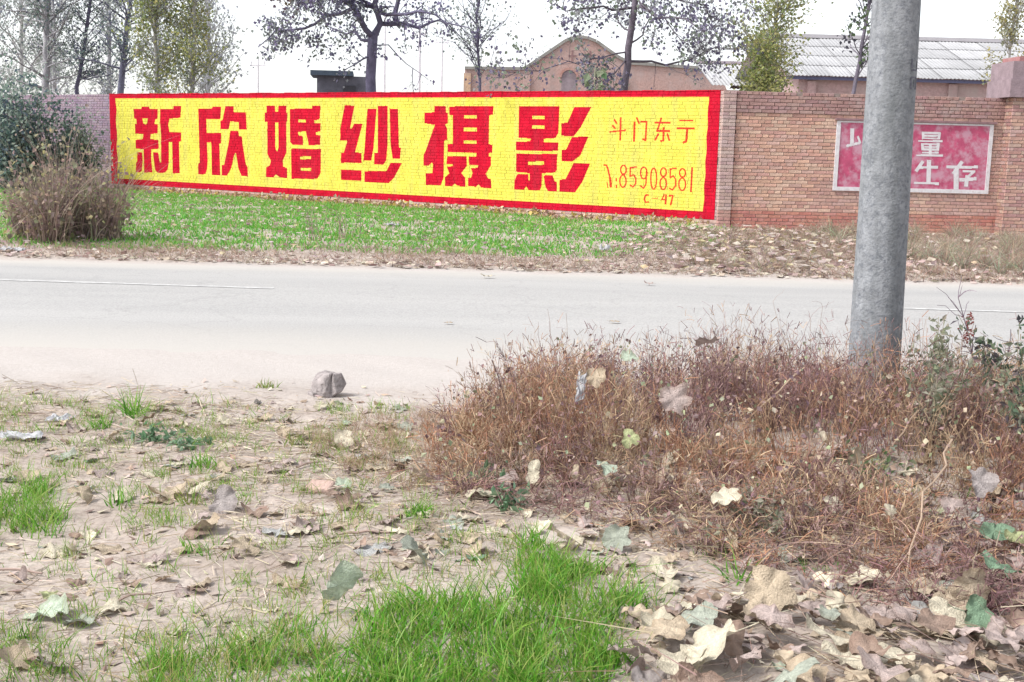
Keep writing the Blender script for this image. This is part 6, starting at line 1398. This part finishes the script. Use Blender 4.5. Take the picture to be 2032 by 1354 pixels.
    V[:, 2] = np.maximum(c0[np.repeat(np.arange(n), 4), 2] + (V[:, 2] - c0[np.repeat(np.arange(n), 4), 2]) * .4, H(V[:, 0], V[:, 1]) + .004)
    link('roadside_leaves', mesh('roadside_leaves', V, F, M_LEAF, c), kind='stuff', label='brown leaves gathered along the far road edge', cat='leaves')
    # drift of leaves along the foot of the advertisement wall
    n = 1500
    u = r.uniform(-19, -0.3, n); off = -np.abs(r.normal(size=n)) * .22 - .05
    ca, sa = math.cos(ANG_A), math.sin(ANG_A)
    X = K[0] + u * ca - off * sa; Y = K[1] + u * sa + off * ca
    c0 = np.stack([X, Y, H(X, Y) + r.uniform(.02, .13, n)], -1)
    V, F, c = leaf_quads(c0, r.uniform(.06, .13, n), pick([(0.50, 0.40, 0.13), (0.42, 0.32, 0.20), (0.33, 0.21, 0.15), (0.48, 0.42, 0.30)], n, .2, r=r), r, .3)
    link('wall_foot_leaves', mesh('wall_foot_leaves', V, F, M_LEAF, c), kind='stuff', label='yellow and brown leaves drifted against the foot of the advertisement wall', cat='leaves')
litter()

# ---------------------------------------------------------------- stone, brick bit, plastic
import bmesh
def hull(name, pts, m, col=None):
    bm = bmesh.new()
    for p in pts: bm.verts.new(p)
    h = bmesh.ops.convex_hull(bm, input=bm.verts)
    bmesh.ops.delete(bm, geom=[g for g in h['geom_interior'] if isinstance(g, bmesh.types.BMVert)], context='VERTS')
    bmesh.ops.bevel(bm, geom=bm.edges[:], offset=.004, segments=1, affect='EDGES')
    me = bpy.data.meshes.new(name); bm.to_mesh(me); bm.free(); me.materials.append(m)
    if col is not None:
        at = me.attributes.new('Col', 'FLOAT_COLOR', 'POINT'); c4 = np.ones((len(me.vertices), 4), np.float32); c4[:, :3] = col; at.data.foreach_set('color', c4.ravel())
    return me
z0 = float(H(-1.13, 7.32)) - .012
st = empty('broken_stone', (-1.13, 7.32, z0), 0, 'broken pale stone block lying alone at the near road edge', 'stone')
link('block', hull('block', [(-.115, -.03, .0), (-.03, -.08, .0), (.035, -.06, .0), (.05, .07, .0), (-.06, .07, .0), (-.095, -.02, .10), (-.075, .03, .145), (-.02, -.055, .13), (.02, -.03, .155), (.045, .05, .15), (-.03, .06, .16), (-.055, -.07, .06), (.0, -.085, .05)], M_STONE), parent=st)
link('flake', hull('flake', [(.015, -.055, .0), (.03, .03, .0), (.095, -.03, .045), (.115, .03, .085), (.085, .02, .155), (.035, -.03, .15), (.03, .04, .15), (.06, -.065, .04)], M_STONE), parent=st)
link('wedge', hull('wedge', [(-.125, -.04, .0), (-.09, -.085, .0), (-.06, -.085, .0), (-.115, -.05, .05), (-.075, -.085, .04), (-.11, -.01, .03)], M_STONE), parent=st)
x, y = -.83, 5.17
link('brick_fragment', hull('brick_fragment', [(-.06, -.035, 0), (.055, -.045, 0), (.065, .03, 0), (-.05, .04, 0), (-.062, -.03, .035), (.04, -.045, .028), (.06, .028, .045), (-.045, .038, .048), (.0, -.05, .02)], M_BRICK, (.46, .33, .28)), loc=(x, y, float(H(x, y)) - .003), label='small pinkish brick fragment with pale top on the dirt', cat='brick')

def crumple(name, x, y, sx, sy, amp, label, seed, lift=0.0, rot=(0, 0, 0), cat='plastic scrap', m=None):
    r = np.random.default_rng(seed); n = 14
    X, Y = np.meshgrid(np.linspace(-1, 1, n), np.linspace(-1, 1, n))
    Z = amp * (np.abs(sn(X, Y, 3.1, seed)) + .6 * np.abs(sn(X, Y, 6.7, seed + 1)) + .2 * r.random((n, n)))
    P = np.stack([X * sx * (1 + .2 * sn(X, Y, 2, seed + 2)), Y * sy * (1 + .3 * sn(Y, X, 2.3, seed)), Z + .003], -1).reshape(-1, 3)
    i = np.arange(n - 1)[:, None] * n; j = np.arange(n - 1)[None]
    F = np.stack([i + j, i + j + 1, i + n + j + 1, i + n + j], -1).reshape(-1, 4)
    link(name, mesh(name, P, F, m or M_PLASTIC), loc=(x, y, float(H(x, y)) + lift), rot=rot, label=label, cat=cat)
crumple('plastic_scrap', .335, 5.75, .024, .065, .02, 'strip of white plastic caught upright on the thicket', 5, .38, (1.35, .2, .3))
crumple('plastic_scrap', -2.46, 5.95, .10, .05, .03, 'crumpled white plastic scrap on the dirt behind the green patch', 8)
crumple('paper_scrap', -2.44, 6.40, .06, .05, .02, 'small pale crumpled paper on the dirt near the tall lone clump', 9, cat='paper scrap')
crumple('paper_scrap', 1.32, 17.6, .09, .09, .08, 'white crumpled paper in the verge grass by the road', 11, cat='paper scrap')
crumple('paper_scrap', -2.2, 21.8, .12, .08, .06, 'bluish white litter in the grass below the advertisement', 12, cat='paper scrap')
crumple('plastic_scrap', -6.55, 15.75, .16, .08, .05, 'dirty white plastic at the foot of the dead brush', 13)

# leaves blown onto the road
for q, (x, y, s_, c, lab) in enumerate([(-.32, 14.1, .16, 'cream', 'pale leaf lying on the far half of the road below the advertisement'), (1.55, 13.75, .12, 'mauve', 'small mauve leaf on the far half of the road'), (.9, 10.6, .10, 'tan', 'small tan leaf lying on the near half of the road behind the thicket'), (-.55, 10.3, .08, 'tan', 'tiny tan leaf scrap in the middle of the bare road')]):
    o = leaf(c, x, y, s_, lab, .1, seed=460 + q, kind='oval', curl=.3)
    o.location.z += .075 if ROAD_NEAR + .4 < y < ROAD_FAR - .4 else 0
# a few twigs
for q, (x, y, L, a, lab) in enumerate([(-.55, 4.55, .22, .15, 'thin pinkish twig lying among leaves left of the thicket'), (-1.75, 4.12, .20, -.1, 'pale twig lying on the dirt below the green patch'), (-1.25, 3.86, .15, .7, 'short broken twig on the bare near dirt'), (-.95, 5.62, .16, .8, 'dark twig lying on straw near the small bluish leaf')]):
    r = np.random.default_rng(440 + q)
    Q = wob([(-L / 2, 0, .006), (0, .015, .012), (L / 2, 0, .007)], r, .05, 7); V, F = tube(Q, np.linspace(.006, .0035, 7), 5)
    link('twig', mesh('twig', V, F, M_STRAW, np.broadcast_to(np.array([.40, .30, .26]), (len(V), 3))), loc=(x, y, float(H(x, y)) + .004), rot=(0, 0, a), label=lab, cat='twig')
